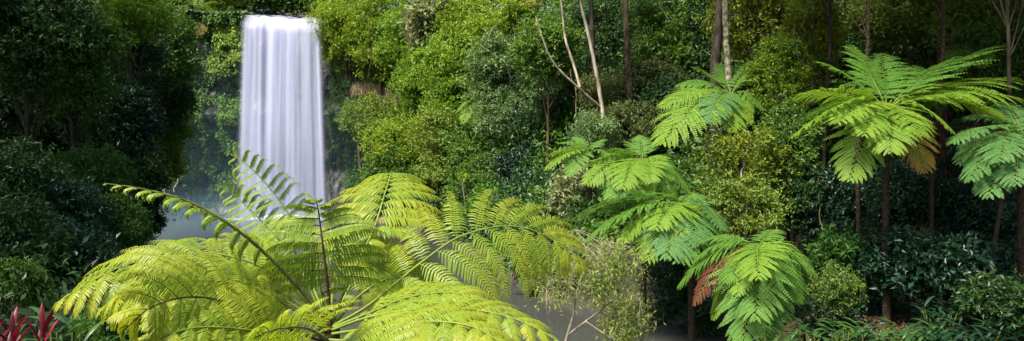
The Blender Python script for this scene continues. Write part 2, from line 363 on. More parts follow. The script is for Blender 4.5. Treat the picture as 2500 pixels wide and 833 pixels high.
# ------------------------------------------------------------------ ferns
def pinna_profile(t, t0):
    u = np.clip((t - t0) / (1 - t0), 0, 1)
    return np.clip(u / .16, 0, 1) ** .6 * (1 - u ** 2.2) ** .75 * .96 + .05
def make_frond(parent, P, mat, pinna=.5, n=16, k=20, t0=.22, droop=.5, curl=0., side=None, ang=(72, 42), pl=.2, pw=.24,
               rr=.012, stalk='stalk', tipy=.65, young=False, label=None, seed=0, fine=True, lift=.12, sw=1., flatp=0., fold=0.):
    rng = np.random.default_rng(seed)
    C, Ls = curve(P, 48)
    T = unit(np.gradient(C, axis=0))
    if side is None:
        h = C[-1] - C[0]; h[2] = 0
        side = np.cross(h, [0, 0, 1.])
    side = unit(np.asarray(side, float))
    tt = np.linspace(0, 1, 48)
    ts = t0 + (1 - t0) * (np.linspace(0, 1, n) ** .92) * .985
    ipos = lambda t: np.stack([np.interp(t, tt, C[:, q]) for q in range(3)], -1)
    idir = lambda t: unit(np.stack([np.interp(t, tt, T[:, q]) for q in range(3)], -1))
    B0, B1 = [], []
    mb = MB(); st = MB()
    tube(st, C, np.linspace(rr, rr * .25, 48), 6)
    tube(mb, C, np.linspace(rr, rr * .25, 48) * .7, 4, .5, 1)
    down = np.array([0, 0, -1.])
    for sg in (-1, 1):
        t = np.clip(ts + (.012 * sg if not young else 0) + rng.normal(0, .004, n), 0, .995)
        p0 = ipos(t); Tt = idir(t)
        S = unit(side - (Tt @ side)[:, None] * Tt); N = np.cross(S, Tt)
        N = np.where((N[:, 2:3] < 0) & (abs(side[2]) < .99), -N, N) if not young else N
        a = np.radians(np.interp(t, [t0, 1], ang) + rng.normal(0, 3.5, n))
        Lp = pinna * pinna_profile(t, t0) * (1 + rng.normal(0, .05, n))
        d0 = unit(np.cos(a)[:, None] * Tt + np.sin(a)[:, None] * sg * S + N * lift)
        dp = unit(down - (d0 @ down)[:, None] * d0)
        s = (np.arange(k) + .5) / k
        ph = droop * s[None] + curl * np.clip((s[None] - .55) / .45, 0, 1) ** 1.4 + rng.normal(0, .10, n)[:, None] * s[None]
        D = np.cos(ph)[..., None] * d0[:, None] + np.sin(ph)[..., None] * dp[:, None]           # n,k,3
        pos = p0[:, None] + np.cumsum(D, 1) * (Lp / k)[:, None, None]
        Np = N[:, None] - (D * N[:, None]).sum(-1, keepdims=True) * D
        if flatp:
            up = np.array([0, 0, 1.]) - D * D[..., 2:3]
            Np = Np * (1 - flatp) * np.sign((Np * up).sum(-1, keepdims=True) + 1e-9) + up * flatp
        Np = unit(Np + 1e-4)
        Sp = np.cross(D, Np)
        # midribs
        nk = 6
        idx = np.linspace(0, k - 1, nk).astype(int)
        for q in range(n):
            tube(mb, np.vstack([p0[q], pos[q, idx]]), np.linspace(rr * .32, rr * .08, nk + 1), 3, .5, 1)
        for sp in (-1, 1):
            b = np.radians(74 - 30 * s)[None, :, None]
            dd = unit(np.cos(b) * D + np.sin(b) * sp * Sp + rng.normal(0, .06, D.shape) + fold * down)
            prof = (np.clip(s / .12, 0, 1) ** .5 * (1 - s ** 3) ** .8 * .92 + .1)
            Lq = pl * sw * prof[None] * (Lp / pinna)[:, None] ** .5 * (1 + rng.normal(0, .07, (n, k)))
            if young: Lq = Lq * .55
            c0 = pos.reshape(-1, 3); dd = dd.reshape(-1, 3); nn = np.broadcast_to(Np, D.shape).reshape(-1, 3); lq = Lq.reshape(-1)
            nn = unit(nn + rng.normal(0, .10, nn.shape))
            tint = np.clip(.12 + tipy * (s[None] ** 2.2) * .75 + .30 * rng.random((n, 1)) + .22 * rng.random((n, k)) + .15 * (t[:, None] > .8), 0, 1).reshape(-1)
            if not fine:
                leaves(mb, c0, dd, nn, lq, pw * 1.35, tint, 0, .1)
            else:
                s2 = unit(np.cross(dd, nn)); w = lq * pw * .5
                m1 = c0 + dd * (lq * .35)[:, None] + nn * (lq * .05)[:, None]
                m2 = c0 + dd * (lq * .75)[:, None] - nn * (lq * .0)[:, None] + down * (lq * .10)[:, None]
                tp = c0 + dd * (lq * .98)[:, None] + down * (lq * .22)[:, None]
                V = np.stack([c0 - s2 * (w * .7)[:, None], c0 + s2 * (w * .7)[:, None],
                              m1 - s2 * w[:, None], m1 + s2 * w[:, None],
                              m2 - s2 * (w * .75)[:, None], m2 + s2 * (w * .75)[:, None],
                              tp - s2 * (w * .12)[:, None], tp + s2 * (w * .12)[:, None]], 1)
                base = np.arange(len(c0))[:, None] * 8
                Q = np.concatenate([base + [0, 1, 3, 2], base + [2, 3, 5, 4], base + [4, 5, 7, 6]])
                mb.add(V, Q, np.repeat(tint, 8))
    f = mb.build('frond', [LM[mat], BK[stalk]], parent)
    if label: f['label'] = label
    st.build('stalk', BK[stalk], f, smooth=True)
    return f

# the big fern in front of the pool
base = W(803, 800, 5.5); gzb = gz(base[0], base[1])
big = empty('tree_fern', (base[0], base[1], gzb), 'large yellow-green tree fern spreading in front of the pool and falls, nearest the camera', 'tree fern')
mb = MB(); tube(mb, [(base[0], base[1], gzb - .2), (base[0] + .02, base[1], gzb + 1), (base[0], base[1], base[2] + .02)], [.14, .10, .085], 10)
mb.build('trunk', BK['fern'], big, smooth=True)
def Wl(L): return [W(*p) for p in L]
G = 'fern_gold'
FR = [
 dict(P=[(805,800,5.5),(900,745,5.5),(1030,640,5.6),(1130,575,5.8),(1250,552,6.0),(1350,585,6.1),(1420,655,6.1)], side=(.06,.62,.78), pinna=.84, n=17, k=29, t0=.20, droop=.95, tipy=.7, pl=.115, pw=.145),
 dict(P=[(808,795,5.5),(850,690,5.6),(912,560,5.9),(942,465,6.3),(956,424,6.8),(962,440,7.3)], side=(1,0,0), pinna=.56, n=23, k=29, t0=.30, droop=.75, tipy=.8, pl=.12, pw=.16, flatp=.45),
 dict(P=[(808,800,5.5),(799,690,5.45),(787,590,5.4),(778,520,5.4),(772,487,5.35)], side=(1,.1,.0), pinna=.62, n=11, k=26, t0=.30, droop=.30, curl=.7, ang=(92,66), pl=.085, pw=.26, lift=.0, fold=.8, stalk='stalk_dark', rr=.017, tipy=.3, mat='fern_young', flatp=.35),
 dict(P=[(800,790,5.4),(735,708,5.3),(640,612,5.1),(555,545,4.9),(460,492,4.8),(350,462,4.7),(255,448,4.65)], side=(.2,.9,-.2), pinna=.27, n=14, k=29, t0=.36, droop=1.3, curl=1.6, ang=(58,40), pl=.068, pw=.34, fold=.5, mat='fern_young', young=True, rr=.020, lift=.1),
 dict(P=[(798,790,5.6),(765,650,5.7),(712,535,5.8),(655,455,5.8),(600,400,5.8),(556,372,5.8)], side=(.75,0,.62), pinna=.36, n=15, k=26, t0=.36, droop=.25, curl=2.7, ang=(84,62), pl=.062, pw=.30, mat='fern_young', young=True, flatp=.5, fold=.9, stalk='stalk_green', rr=.013),
 dict(P=[(795,795,5.7),(725,640,5.8),(652,555,5.9),(590,492,5.9),(548,460,5.9),(530,458,5.9)], side=(.75,0,.62), pinna=.31, n=14, k=29, t0=.42, droop=.25, curl=2.7, ang=(84,62), pl=.058, pw=.30, mat='fern_young', young=True, flatp=.5, fold=.9, stalk='stalk_green', rr=.012),
 dict(P=[(795,795,5.5),(700,690,5.5),(580,630,5.4),(440,618,5.3),(300,650,5.1),(195,705,4.9),(138,740,4.8)], side=(.1,.88,.36), pinna=.74, n=19, k=29, t0=.22, droop=.9, pl=.112, pw=.145),
 dict(P=[(790,800,5.4),(680,735,5.2),(560,690,5.0),(430,690,4.7),(330,735,4.5),(280,790,4.4)], side=(.1,.88,.3), pinna=.58, n=16, k=29, t0=.22, droop=.85),
 dict(P=[(790,835,5.3),(700,800,5.0),(580,745,4.7),(470,725,4.4),(370,750,4.1),(300,810,3.9)], side=(.2,.88,.3), pinna=.5, n=16, k=29, t0=.2, droop=.7, stalk='stalk_dark'),
 dict(P=[(790,820,5.3),(650,810,4.7),(480,800,4.3),(330,850,4.0)], side=(.2,.88,.3), pinna=.5, n=15, k=29, t0=.2, droop=.8),
 dict(P=[(800,830,5.3),(740,800,4.6),(640,815,4.1),(520,900,3.8)], side=(.5,.7,.4), pinna=.45, n=15, k=29, t0=.2, droop=.8),
 dict(P=[(812,805,5.4),(900,775,5.2),(1020,755,5.0),(1150,755,4.8),(1275,785,4.6),(1375,840,4.5)], side=(-.1,.9,.22), pinna=.52, n=17, k=29, t0=.2, droop=.85, tipy=.7),
 dict(P=[(812,815,5.3),(920,800,4.9),(1040,785,4.6),(1160,800,4.4),(1270,870,4.2)], side=(-.1,.9,.25), pinna=.48, n=16, k=29, t0=.2, droop=.85),
 dict(P=[(805,830,5.3),(870,835,4.8),(960,850,4.4),(1060,920,4.1)], side=(-.2,.9,.3), pinna=.45, n=14, k=29, t0=.2, droop=.8),
 dict(P=[(803,790,5.6),(755,690,6.1),(690,625,6.6),(610,600,7.0),(540,620,7.3)], side=(.3,.6,.7), pinna=.5, n=15, k=29, t0=.25, droop=.8),
 dict(P=[(812,790,5.6),(860,690,6.0),(905,640,6.5),(960,625,7.0),(1010,650,7.3)], side=(.0,.6,.7), pinna=.45, n=15, k=29, t0=.25, droop=.8),
 dict(P=[(800,795,5.6),(720,735,5.7),(620,690,5.7),(500,672,5.7),(420,690,5.6)], side=(.1,.85,.4), pinna=.5, n=15, k=29, t0=.2, droop=.8),
 dict(P=[(800,790,5.6),(745,660,5.9),(690,580,6.2),(640,560,6.6),(590,580,6.9)], side=(.4,.5,.7), pinna=.48, n=16, k=29, t0=.25, droop=.8, pl=.10),
 dict(P=[(806,790,5.6),(815,690,6.0),(830,600,6.4),(850,560,6.9),(870,570,7.4)], side=(1,.1,.1), pinna=.5, n=16, k=29, t0=.25, droop=.75, pl=.10),
 dict(P=[(812,795,5.6),(880,720,5.8),(950,680,6.0),(1030,680,6.1),(1090,710,6.1)], side=(.0,.6,.75), pinna=.48, n=15, k=29, t0=.22, droop=.85, pl=.10),
 dict(P=[(800,800,5.5),(690,730,5.4),(560,660,5.3),(430,650,5.0),(330,690,4.8),(240,760,4.6)], side=(.1,.88,.3), pinna=.66, n=18, k=29, t0=.2, droop=.9, pl=.105, pw=.145),
 dict(P=[(812,800,5.45),(900,765,5.3),(1000,725,5.2),(1110,715,5.1),(1190,745,5.0)], side=(-.1,.9,.3), pinna=.5, n=16, k=29, t0=.2, droop=.85, pl=.10),
 dict(P=[(806,795,5.6),(790,720,6.2),(760,680,6.8),(720,665,7.3)], side=(.9,.3,.2), pinna=.4, n=13, k=20, t0=.25, droop=.8),
]
for i, f in enumerate(FR):
    f = dict(f); P = Wl(f.pop('P')); m = f.pop('mat', G)
    f['n'] = int(f['n'] * .82) if m == G else f['n']; f.setdefault('pl', .090); f.setdefault('pw', .15)
    if m == G: f.setdefault('stalk', 'stalk_green'); f.setdefault('fold', .16); f['droop'] *= 1.2; f.setdefault('rr', .013)
    make_frond(big, P, m, seed=100 + i, **f)

def arc(c, tip, lift, n=5):
    c = np.asarray(c); tip = np.asarray(tip); m = (c + tip) / 2 + np.array([0, 0, lift])
    t = np.linspace(0, 1, n)[:, None]
    m = c * .08 + m * .92
    return (1 - t) ** 2 * c + 2 * t * (1 - t) * m + t ** 2 * tip
def small_fern(label, cx, cy, Y, tips, mat, pr=.31, n=16, k=17, trunk=True, group='tree ferns on the right bank', tmat='fern', rad=.09, base_px=None):
    c = W(cx, cy, Y)
    bx = c[0] if base_px is None else W(base_px, 0, Y)[0]
    g = gz(bx, Y)
    e = empty('tree_fern', (bx, Y, g), label, 'tree fern', group)
    if trunk:
        mb = MB(); tube(mb, curve([(bx, Y, g - .3), ((bx * .6 + c[0] * .4), Y + .05, (g + c[2]) / 2), c - [0, 0, .05]], 10)[0], np.linspace(rad * 1.3, rad * .8, 10), 8)
        mb.build('trunk', BK[tmat], e, smooth=True)
    for i, tp in enumerate(tips):
        px, py, dy = tp[:3]; lf = tp[3] if len(tp) > 3 else .5; mm = tp[4] if len(tp) > 4 else mat
        t = W(px, py, Y + dy); P = arc(c, t, lf); Lf = np.linalg.norm(t - c) + .4 * lf
        rl = np.random.default_rng(int(cx + i * 31 + py)); h = t - c; sv = unit(np.cross([h[0], h[1], 0], [0, 0, 1.])) + [0, 0, rl.normal(0, .28)]
        make_frond(e, P, mm, side=sv, pinna=pr * Lf * (tp[5] if len(tp) > 5 else 1), n=n, k=k, t0=.16, droop=.55, pl=.84 * Lf / n * .62, pw=.56, rr=.010, fine=False,
                   seed=int(cx * 7 + i * 13 + py), tipy=.35, stalk='stalk_green', lift=.1, ang=(74, 45),
                   label='browning yellow frond' if mm == 'fern_tan' else ('withered rust-red frond' if mm == 'fern_dead' else None))
    return e
small_fern('big lime-green tree fern with a wide crown below the dark canopy, upper right', 2165, 268, 15, [
    (1995,150,.9,.35,'fern_green'), (2085,112,1.5,.2,'fern_green'), (1940,232,-.2,.45), (1932,335,-.6,.75), (2045,300,-1.2,.55,'fern_lime',1.15), (2175,372,-1.6,.8,'fern_lime',1.1),
    (2075,440,-.9,1.0), (2258,420,-1.0,.9,'fern_tan'), (2330,325,-1.1,.7,'fern_lime',1.1), (2470,300,-1.0,.8,'fern_lime',1.1), (2490,240,-.3,.6,'fern_lime',1.1), (2330,140,1.3,.3,'fern_green'), (2405,120,1.8,.3,'fern_green'), (2400,200,1.6,.5,'fern_lime'), (2235,160,1.8,.2,'fern_green'), (2360,240,.4,.65), (2110,330,-1.4,.6,'fern_lime',1.1), (2250,330,-1.5,.6,'fern_lime',1.15), (2480,190,.8,.4,'fern_lime'), (2150,130,1.9,.2,'fern_green'), (1960,290,.6,.6,'fern_green')],
    'fern_lime', pr=.33, rad=.07)
small_fern('blue-green tree fern cut by the right edge of the picture', 2500, 335, 14, [
    (2325,350,-.5,.6), (2370,440,-.9,.9), (2415,480,-1.1,.8), (2480,450,-1.5,.7), (2350,290,.5,.5), (2440,250,.9,.4), (2340,400,-.2,.7), (2440,395,-1.3,.6), (2390,330,.3,.6), (2460,300,.6,.4), (2560,420,-1,.6), (2650,340,0,.6), (2600,260,.8,.3)], 'fern_blue', pr=.33)
small_fern('green tree fern leaning round the mottled pale trunk', 1785, 232, 20, [
    (1612,262,-.6,.7,'fern_lime'), (1618,350,-1.6,1.0,'fern_lime',1.15), (1690,165,.8,.3), (1760,155,1.2,.1), (1735,300,-1.8,.7,'fern_blue',.9), (1840,150,1.0,.25), (1885,150,.2,.5,'fern_lime'), (1865,270,-.8,.6), (1830,300,-1.2,.6,'fern_lime',.8), (1650,210,.3,.5), (1655,310,-1.4,.8,'fern_lime',1.1), (1700,250,-.6,.5), (1860,200,.2,.5), (1790,320,-1.6,.7,'fern_lime')], 'fern_green', pr=.33, base_px=1800)
small_fern('tree fern with broad soft fronds above the middle of the right bank', 1570, 395, 19, [
    (1432,450,-1.0,.7,'fern_lime',1.1), (1425,410,-.3,.6), (1490,490,-1.4,.8), (1590,445,-1.7,.6,'fern_lime',1.1), (1560,330,.8,.25), (1610,335,.8,.2), (1685,400,-.2,.5), (1690,480,-.8,.8), (1640,480,-1.2,.8), (1480,370,.6,.4), (1560,490,-1.6,.8,'fern_lime'), (1450,400,.2,.5,'fern_lime'), (1520,460,-1.7,.7,'fern_lime',1.1), (1640,440,-1.0,.6), (1530,345,.9,.2)], 'fern_green', pr=.33)
small_fern('light green feathery tree fern furthest along the right bank', 1440, 375, 24, [
    (1335,380,-.8,.4,'fern_lime'), (1332,415,-1.2,.7,'fern_lime'), (1400,335,.6,.3), (1390,430,-1.5,.6), (1480,340,.8,.3), (1500,400,-.8,.6), (1360,350,.3,.4)], 'fern_green', pr=.27)
small_fern('tree fern with long drooping fronds just above the twiggy shrub', 1690, 515, 17, [
    (1392,540,.4,.9,'fern_blue'), (1425,590,-.6,1.0), (1515,590,-1.0,.9,'fern_lime'), (1580,635,-1.6,1.1,'fern_lime',1.15), (1628,628,-2.0,.9,'fern_blue',1.2), (1765,560,-1.6,.7,'fern_blue',1.2), (1560,480,.4,.5), (1690,470,1.2,.1), (1770,490,.6,.4,'fern_blue'), (1700,600,-1.9,.8,'fern_blue',1.1), (1540,520,-.2,.7), (1480,560,-.2,1.0), (1600,560,-1.6,.8,'fern_lime',1.1), (1660,640,-2.0,1.0,'fern_green',1.1), (1740,600,-1.6,.8), (1620,500,.2,.5), (1440,520,.8,.7)], 'fern_green', pr=.32)
small_fern('lowest tree fern hanging its fronds over the dark creek edge', 1850, 605, 14.5, [
    (1770,690,-1.0,.5,'fern_green',1.2), (1845,780,-1.6,.9,'fern_green',1.2), (1815,850,-1.3,1.0), (1955,740,-.8,.9), (2010,750,-.3,.9,'fern_green',1.15), (1960,630,.2,.45), (1690,600,.8,.5), (1655,700,.4,.9), (1740,780,-.4,.9,'fern_lime',.7), (1735,650,.9,.5), (1695,745,-.5,.9,'fern_dead',.7), (1900,560,.9,.2), (1900,700,-1.4,.7), (1690,640,.3,.6), (1850,680,-1.8,.6,'fern_lime',1.1), (2000,680,-.4,.6), (1880,830,-1.2,1.0), (1985,690,.0,.7), (1700,680,.2,.9), (1800,720,-1.3,.7,'fern_lime',.9)], 'fern_green', pr=.32)
small_fern('pale green tree fern on the clifftop left of the falls', 478, 25, 63, [
    (405,25,-.5,.8), (420,70,-1.5,1.2), (490,85,-2,1.2,'fern_tan'), (540,40,-.5,1), (530,5,.5,.6), (450,-15,1,.5), (495,-20,1,.5)], 'fern_lime', pr=.28, group='tree ferns on the far slope', n=12, k=9)
small_fern('small light green tree fern among the bright trees, midway up the slope', 1160, 250, 45, [
    (1115,275,-1,.8), (1130,300,-1.5,1), (1170,310,-1.5,1), (1205,280,-.8,.8), (1195,240,.6,.6), (1125,240,.6,.6), (1160,225,1,.4)], 'fern_lime', pr=.28, group='tree ferns on the far slope', n=12, k=9)
small_fern('solitary yellow-green fern top behind the big upper fern, under the brown trunk', 2385, 135, 19, [
    (2300,150,-.5,.5), (2340,175,-1,.6), (2400,165,-1.2,.5), (2440,140,0,.4), (2370,100,.8,.2)], 'fern_lime', pr=.28, n=12, k=10)

# ------------------------------------------------------------------ trees and shrubs
def crown_mesh(mb, c, rx, ry, rz, n, L, rng, clumps=16, wr=.45, droop=.3, spread=.38, mat=0, flat=.75, tb=0., shell=.3):
    k = int(clumps * 1.9)
    d = unit(rng.normal(size=(k, 3)))
    r = shell + (1 - shell) * rng.random(k) ** .7
    cc = c + d * r[:, None] * np.array([rx, ry, rz]) * .95
    rc = spread * .72 * (rx * ry * rz) ** (1 / 3) * (.45 + 1.0 * rng.random(k) ** 1.3)
    w = rc ** 2; w = w / w.sum()
    m5 = n // 5; ci = rng.choice(k, m5, p=w)
    sd = unit(rng.normal(size=(m5, 3)) + [0, 0, .45])
    sq = np.stack([.8 + .6 * rng.random(k), .8 + .6 * rng.random(k), flat * (.55 + .6 * rng.random(k))], -1)
    sp = cc[ci] + sd * sq[ci] * (rc[ci] * (.45 + .6 * rng.random(m5) ** .7))[:, None]
    sp += rng.normal(0, .16, sp.shape) * rc[ci][:, None]
    stray = rng.random(m5) < .30                                   # loose sprays that break the outline
    q = unit(rng.normal(size=(m5, 3))) * (rng.random(m5) ** .33)[:, None] * np.array([rx, ry, rz]) * (.95 + .35 * vnoise(sd[:, 0] * 3 + 9, sd[:, 2] * 3 + 5))[:, None] + c
    sp = np.where(stray[:, None], q, sp)
    P = np.repeat(sp, 5, 0); out = np.repeat(sd, 5, 0)              # sprigs of five leaves
    m = len(P)
    dr = unit(out * .6 + rng.normal(size=(m, 3)) * .8 + [0, 0, -droop])
    nn = unit(out * .6 + np.array([0, 0, .7]) + rng.normal(size=(m, 3)) * .55)
    tint = np.clip(tb + .2 + .45 * (rng.random(k)[ci].repeat(5) - .35) + .35 * rng.random(m) + .25 * rng.random(m5).repeat(5), 0, 1)
    leaves(mb, P + dr * L * .15 + rng.normal(0, .25, P.shape) * L, dr, nn, L * (.6 + .7 * rng.random(m)), wr, tint, mat)
    return cc, rc
NT = 0
def tree(label, px, py, Y, rx, ry, lm, L=.22, n=6000, bark='brown', cat='tree', group=None, name=None, rw=None, clumps=16, wr=.45, droop=.3, trunk_px=None, spread=.33, tb=0., flat=.75, shell=.25, limbs=13, extra=None):
    """A crown of leaf clumps at (px, py), Y metres off; its trunk stands on the terrain below it."""
    global NT; NT += 1
    rng = np.random.default_rng(1000 + NT)
    big_ = 1.32 if cat == 'tree' and n > 1000 else 1.15
    c = W(px, py, Y); rx_, rz_ = rx / F * Y * big_, ry / F * Y * big_ * 1.05; ry_ = rw or rx_ * .85
    n = int(n * (1.7 if cat == 'tree' else 1.3))
    bx, by = (c[0] if trunk_px is None else W(trunk_px, 0, Y)[0]) + rng.normal(0, .1), Y + .3
    bl, br = float(np.interp(by, LY, LX)), float(np.interp(by, RY, RX))
    if bl - .7 < bx < br + .5: bx = bl - .8 if bx - bl < br - bx else br + .6          # keep the foot on the bank
    g = gz(bx, by)
    shrub = cat != 'tree'
    e = empty(name or ('tree' if not shrub else 'shrub'), (bx, by, g), label, cat, group)
    cr = MB(); cc, rc = crown_mesh(cr, c, rx_, ry_, rz_, n, L, rng, clumps, wr, droop, spread, 0, flat, tb, shell)
    if extra:
        crown_mesh(cr, W(extra[0], extra[1], Y + extra[4]), extra[2] / F * Y, extra[2] / F * Y, extra[3] / F * Y, extra[5], L, rng, 8, wr, droop, spread, 0, flat, tb, shell)
    hgt = max(c[2] - g, .4)
    r0 = (.035 + .009 * hgt) if not shrub else .015 + .008 * hgt
    tr = MB()
    top = c + [0, 0, rz_ * .3]
    P, _ = curve([(bx, by, g - .4), (bx * .7 + c[0] * .3 + rng.normal(0, .1), by, g + hgt * .4), (c[0], c[1], g + hgt * .85), top], 12)
    tube(tr, P, np.linspace(r0, r0 * .35, 12), 7)
    for q in rng.choice(len(cc), min(limbs, len(cc)), replace=False):
        i = int(rng.integers(5, 11)); a = P[i]; b = cc[q] + unit(cc[q] - c) * rc[q] * rng.random() * 1.1
        mid = (a + b) / 2 + [0, 0, .12 * np.linalg.norm(b - a)] + rng.normal(0, .08, 3)
        tube(tr, curve([a, mid, b], 7)[0], np.linspace(r0 * .35, r0 * .08, 7), 5)
    tr.build('trunk' if not shrub else 'stem', BK[bark], e, smooth=True)
    cr.build('crown' if not shrub else 'foliage', LM[lm], e)
    return e

# -- clifftop and far slope
gt = 'trees on top of the cliff'
tree('dark clifftop tree left of the lip, over the small pale fern', 440, -70, 70, 80, 80, 'mid', .3, 6000, group=gt)
tree('clifftop tree with yellow-green leaves just left of the lip', 545, -30, 66, 55, 55, 'yellow', .28, 5000, group=gt)
tree('dark tree directly behind the lip of the falls', 640, -35, 76, 75, 55, 'dark', .3, 7000, group=gt)
tree('second dark tree behind the lip, towards its right end', 735, -25, 76, 70, 60, 'mid', .3, 6000, group=gt)
tree('tall green tree behind the right end of the lip', 820, -80, 70, 80, 90, 'bright', .3, 7000, group=gt)
tree('tall tree back on the clifftop above the yellow creeper', 930, -80, 70, 80, 80, 'mid', .3, 6000, group=gt)
tree('dark tree crown at the cliff rim behind the small pale fern', 380, 20, 64, 60, 60, 'dark', .3, 5000, group=gt)
gs = 'trees on the slope right of the falls'
tree('yellow-green tree hugging the cliff beside the lip of the falls', 840, 60, 61.5, 60, 75, 'yellow', .26, 8000, group=gs, tb=.1)
tree('yellow tree with drooping sprays right of the lip of the falls', 925, 75, 60, 60, 85, 'yellow', .26, 9000, group=gs)
tree('rounded fresh green tree above the hollow in the cliff', 1005, 110, 57, 62, 75, 'bright', .26, 9000, group=gs, tb=.15)
tree('tree with large pale leaves at the top of the slope', 1065, 45, 54, 60, 60, 'pale', .42, 4500, group=gs, wr=.55)
tree('yellowish tree below the large pale leaves', 1140, 75, 52, 65, 60, 'yellow', .3, 8000, group=gs)
tree('spreading pale lime tree halfway up the slope', 1110, 165, 50, 75, 55, 'bright', .24, 9000, group=gs, tb=.3)
tree('vivid green tree right of the dry grass patch', 1020, 225, 54, 48, 70, 'bright', .24, 8000, group=gs, tb=.1)
tree('green tree below the spreading pale lime tree', 1105, 255, 49, 60, 55, 'bright', .24, 7000, group=gs)
tree('broad yellow-green bushy tree beside the basalt hollow', 975, 350, 53, 68, 45, 'yellow', .24, 9000, group=gs, flat=.6, tb=.05)
tree('small olive tree growing on the ledge under the dry grass', 905, 290, 58.5, 48, 42, 'olive', .24, 5000, group=gs, tb=.1)
tree('dark green tree at the foot of the broad yellow-green one', 965, 425, 52, 60, 48, 'mid', .24, 6000, group=gs)
tree('olive tree leaning over the pool behind the arching gold frond', 1085, 330, 48, 60, 50, 'olive', .22, 8000, group=gs, tb=.1)
tree('flat-topped olive tree right above the pool', 1075, 430, 47, 55, 38, 'olive', .22, 6000, group=gs, flat=.55)
tree('mid green tree in the hollow of the slope', 1165, 355, 45, 62, 55, 'mid', .22, 7000, group=gs, tb=.2)
tree('yellow tree at the top of the slope under the pink leaves', 1240, 75, 46, 70, 75, 'yellow', .24, 8000, group=gs)
tree('silvery grey-green tree in the middle of the slope', 1225, 190, 44, 70, 75, 'grey', .22, 9000, group=gs)
tree('grey-green tree standing in front of the darkest gap', 1245, 290, 42, 60, 55, 'grey', .2, 7000, group=gs, tb=-.1)
tree('dark dull green tree above the gold fern', 1190, 440, 43, 70, 45, 'mid', .2, 7000, group=gs, tb=.05)
tree('low dark tree at the water edge behind the gold fern', 1090, 495, 46, 70, 30, 'dark', .22, 5000, group=gs)
tree('pair of bare saplings with a tuft of yellow leaves at the pool edge', 1130, 432, 40, 14, 12, 'yellow', .22, 60, bark='pale', group=gs, clumps=4, limbs=3)
gd = 'dark trees in the middle of the forest'
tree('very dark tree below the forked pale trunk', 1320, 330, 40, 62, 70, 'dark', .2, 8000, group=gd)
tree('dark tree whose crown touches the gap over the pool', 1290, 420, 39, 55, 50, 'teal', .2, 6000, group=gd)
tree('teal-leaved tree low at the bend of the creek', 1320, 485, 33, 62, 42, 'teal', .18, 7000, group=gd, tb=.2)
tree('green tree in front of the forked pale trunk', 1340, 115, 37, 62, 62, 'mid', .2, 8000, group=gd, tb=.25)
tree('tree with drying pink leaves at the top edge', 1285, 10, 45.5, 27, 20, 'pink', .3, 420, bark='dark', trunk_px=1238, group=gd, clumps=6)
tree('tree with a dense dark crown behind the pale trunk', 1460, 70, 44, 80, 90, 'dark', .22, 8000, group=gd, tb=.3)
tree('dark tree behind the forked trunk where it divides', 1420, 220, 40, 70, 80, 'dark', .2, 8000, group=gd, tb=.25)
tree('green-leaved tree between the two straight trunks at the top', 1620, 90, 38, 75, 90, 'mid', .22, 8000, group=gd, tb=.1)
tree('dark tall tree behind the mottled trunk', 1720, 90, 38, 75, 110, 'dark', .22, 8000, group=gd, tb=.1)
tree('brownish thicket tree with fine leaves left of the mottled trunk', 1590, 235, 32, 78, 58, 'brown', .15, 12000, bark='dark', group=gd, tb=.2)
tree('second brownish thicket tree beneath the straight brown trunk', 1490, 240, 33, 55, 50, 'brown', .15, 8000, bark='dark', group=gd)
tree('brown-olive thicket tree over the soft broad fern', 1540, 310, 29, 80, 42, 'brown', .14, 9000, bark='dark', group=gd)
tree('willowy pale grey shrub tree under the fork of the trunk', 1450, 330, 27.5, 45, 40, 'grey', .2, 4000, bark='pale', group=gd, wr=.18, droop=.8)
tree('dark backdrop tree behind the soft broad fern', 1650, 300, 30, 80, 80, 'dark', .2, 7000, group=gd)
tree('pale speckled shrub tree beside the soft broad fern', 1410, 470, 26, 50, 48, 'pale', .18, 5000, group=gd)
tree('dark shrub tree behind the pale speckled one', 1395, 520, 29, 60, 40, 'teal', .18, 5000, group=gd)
# -- right side
gr = 'trees of the right bank canopy'
tree('olive-yellow tree with sparse sunlit sprays right of the mottled trunk', 1850, 50, 27, 90, 70, 'gold', .16, 9000, bark='pale', group=gr, spread=.3, tb=-.05)
tree('dense small-leaved tree right of the tree fern on the mottled trunk', 1905, 190, 19.5, 52, 75, 'yellow', .10, 9000, bark='pale', group=gr, tb=-.1)
tree('yellow-tipped tree with bare white twigs above the big upper fern', 1985, 90, 23, 50, 85, 'gold', .13, 8000, bark='pale', group=gr, tb=.08)
tree('dark tree behind the bare white twigs', 2060, 110, 28, 90, 110, 'dark', .2, 8000, group=gr)
tree('tree with lit yellow-green sprays over the big upper fern', 2190, 35, 24, 85, 50, 'olive', .15, 8000, group=gr, spread=.3)
tree('dark green tree behind the reddish-brown trunk', 2280, 100, 27, 95, 100, 'dark', .2, 8000, group=gr, tb=.2)
tree('olive tree with sunlit sprays in the upper right corner', 2400, 55, 20, 85, 60, 'olive', .13, 9000, group=gr, spread=.3)
tree('dark small-leaved tree at the right edge above the blue-green fern', 2450, 150, 19, 80, 80, 'mid', .13, 8000, group=gr)
tree('shady tree behind the mottled trunk at fern height', 1860, 300, 24, 80, 80, 'dark', .17, 8000, group=gr)
tree('golden small-leaved shrub tree below the mottled trunk', 1815, 405, 18.2, 92, 80, 'gold', .10, 6500, bark='twig', group=gr, tb=-.15, spread=.22, clumps=26)
tree('speckled yellowish shrub tree below the golden one', 1822, 505, 17.2, 72, 60, 'olive', .10, 5000, bark='twig', group=gr, tb=.0, spread=.22, clumps=24)
tree('dark small-leaved tree left of the big upper fern', 1925, 360, 18.5, 55, 75, 'mid', .11, 7000, group=gr)
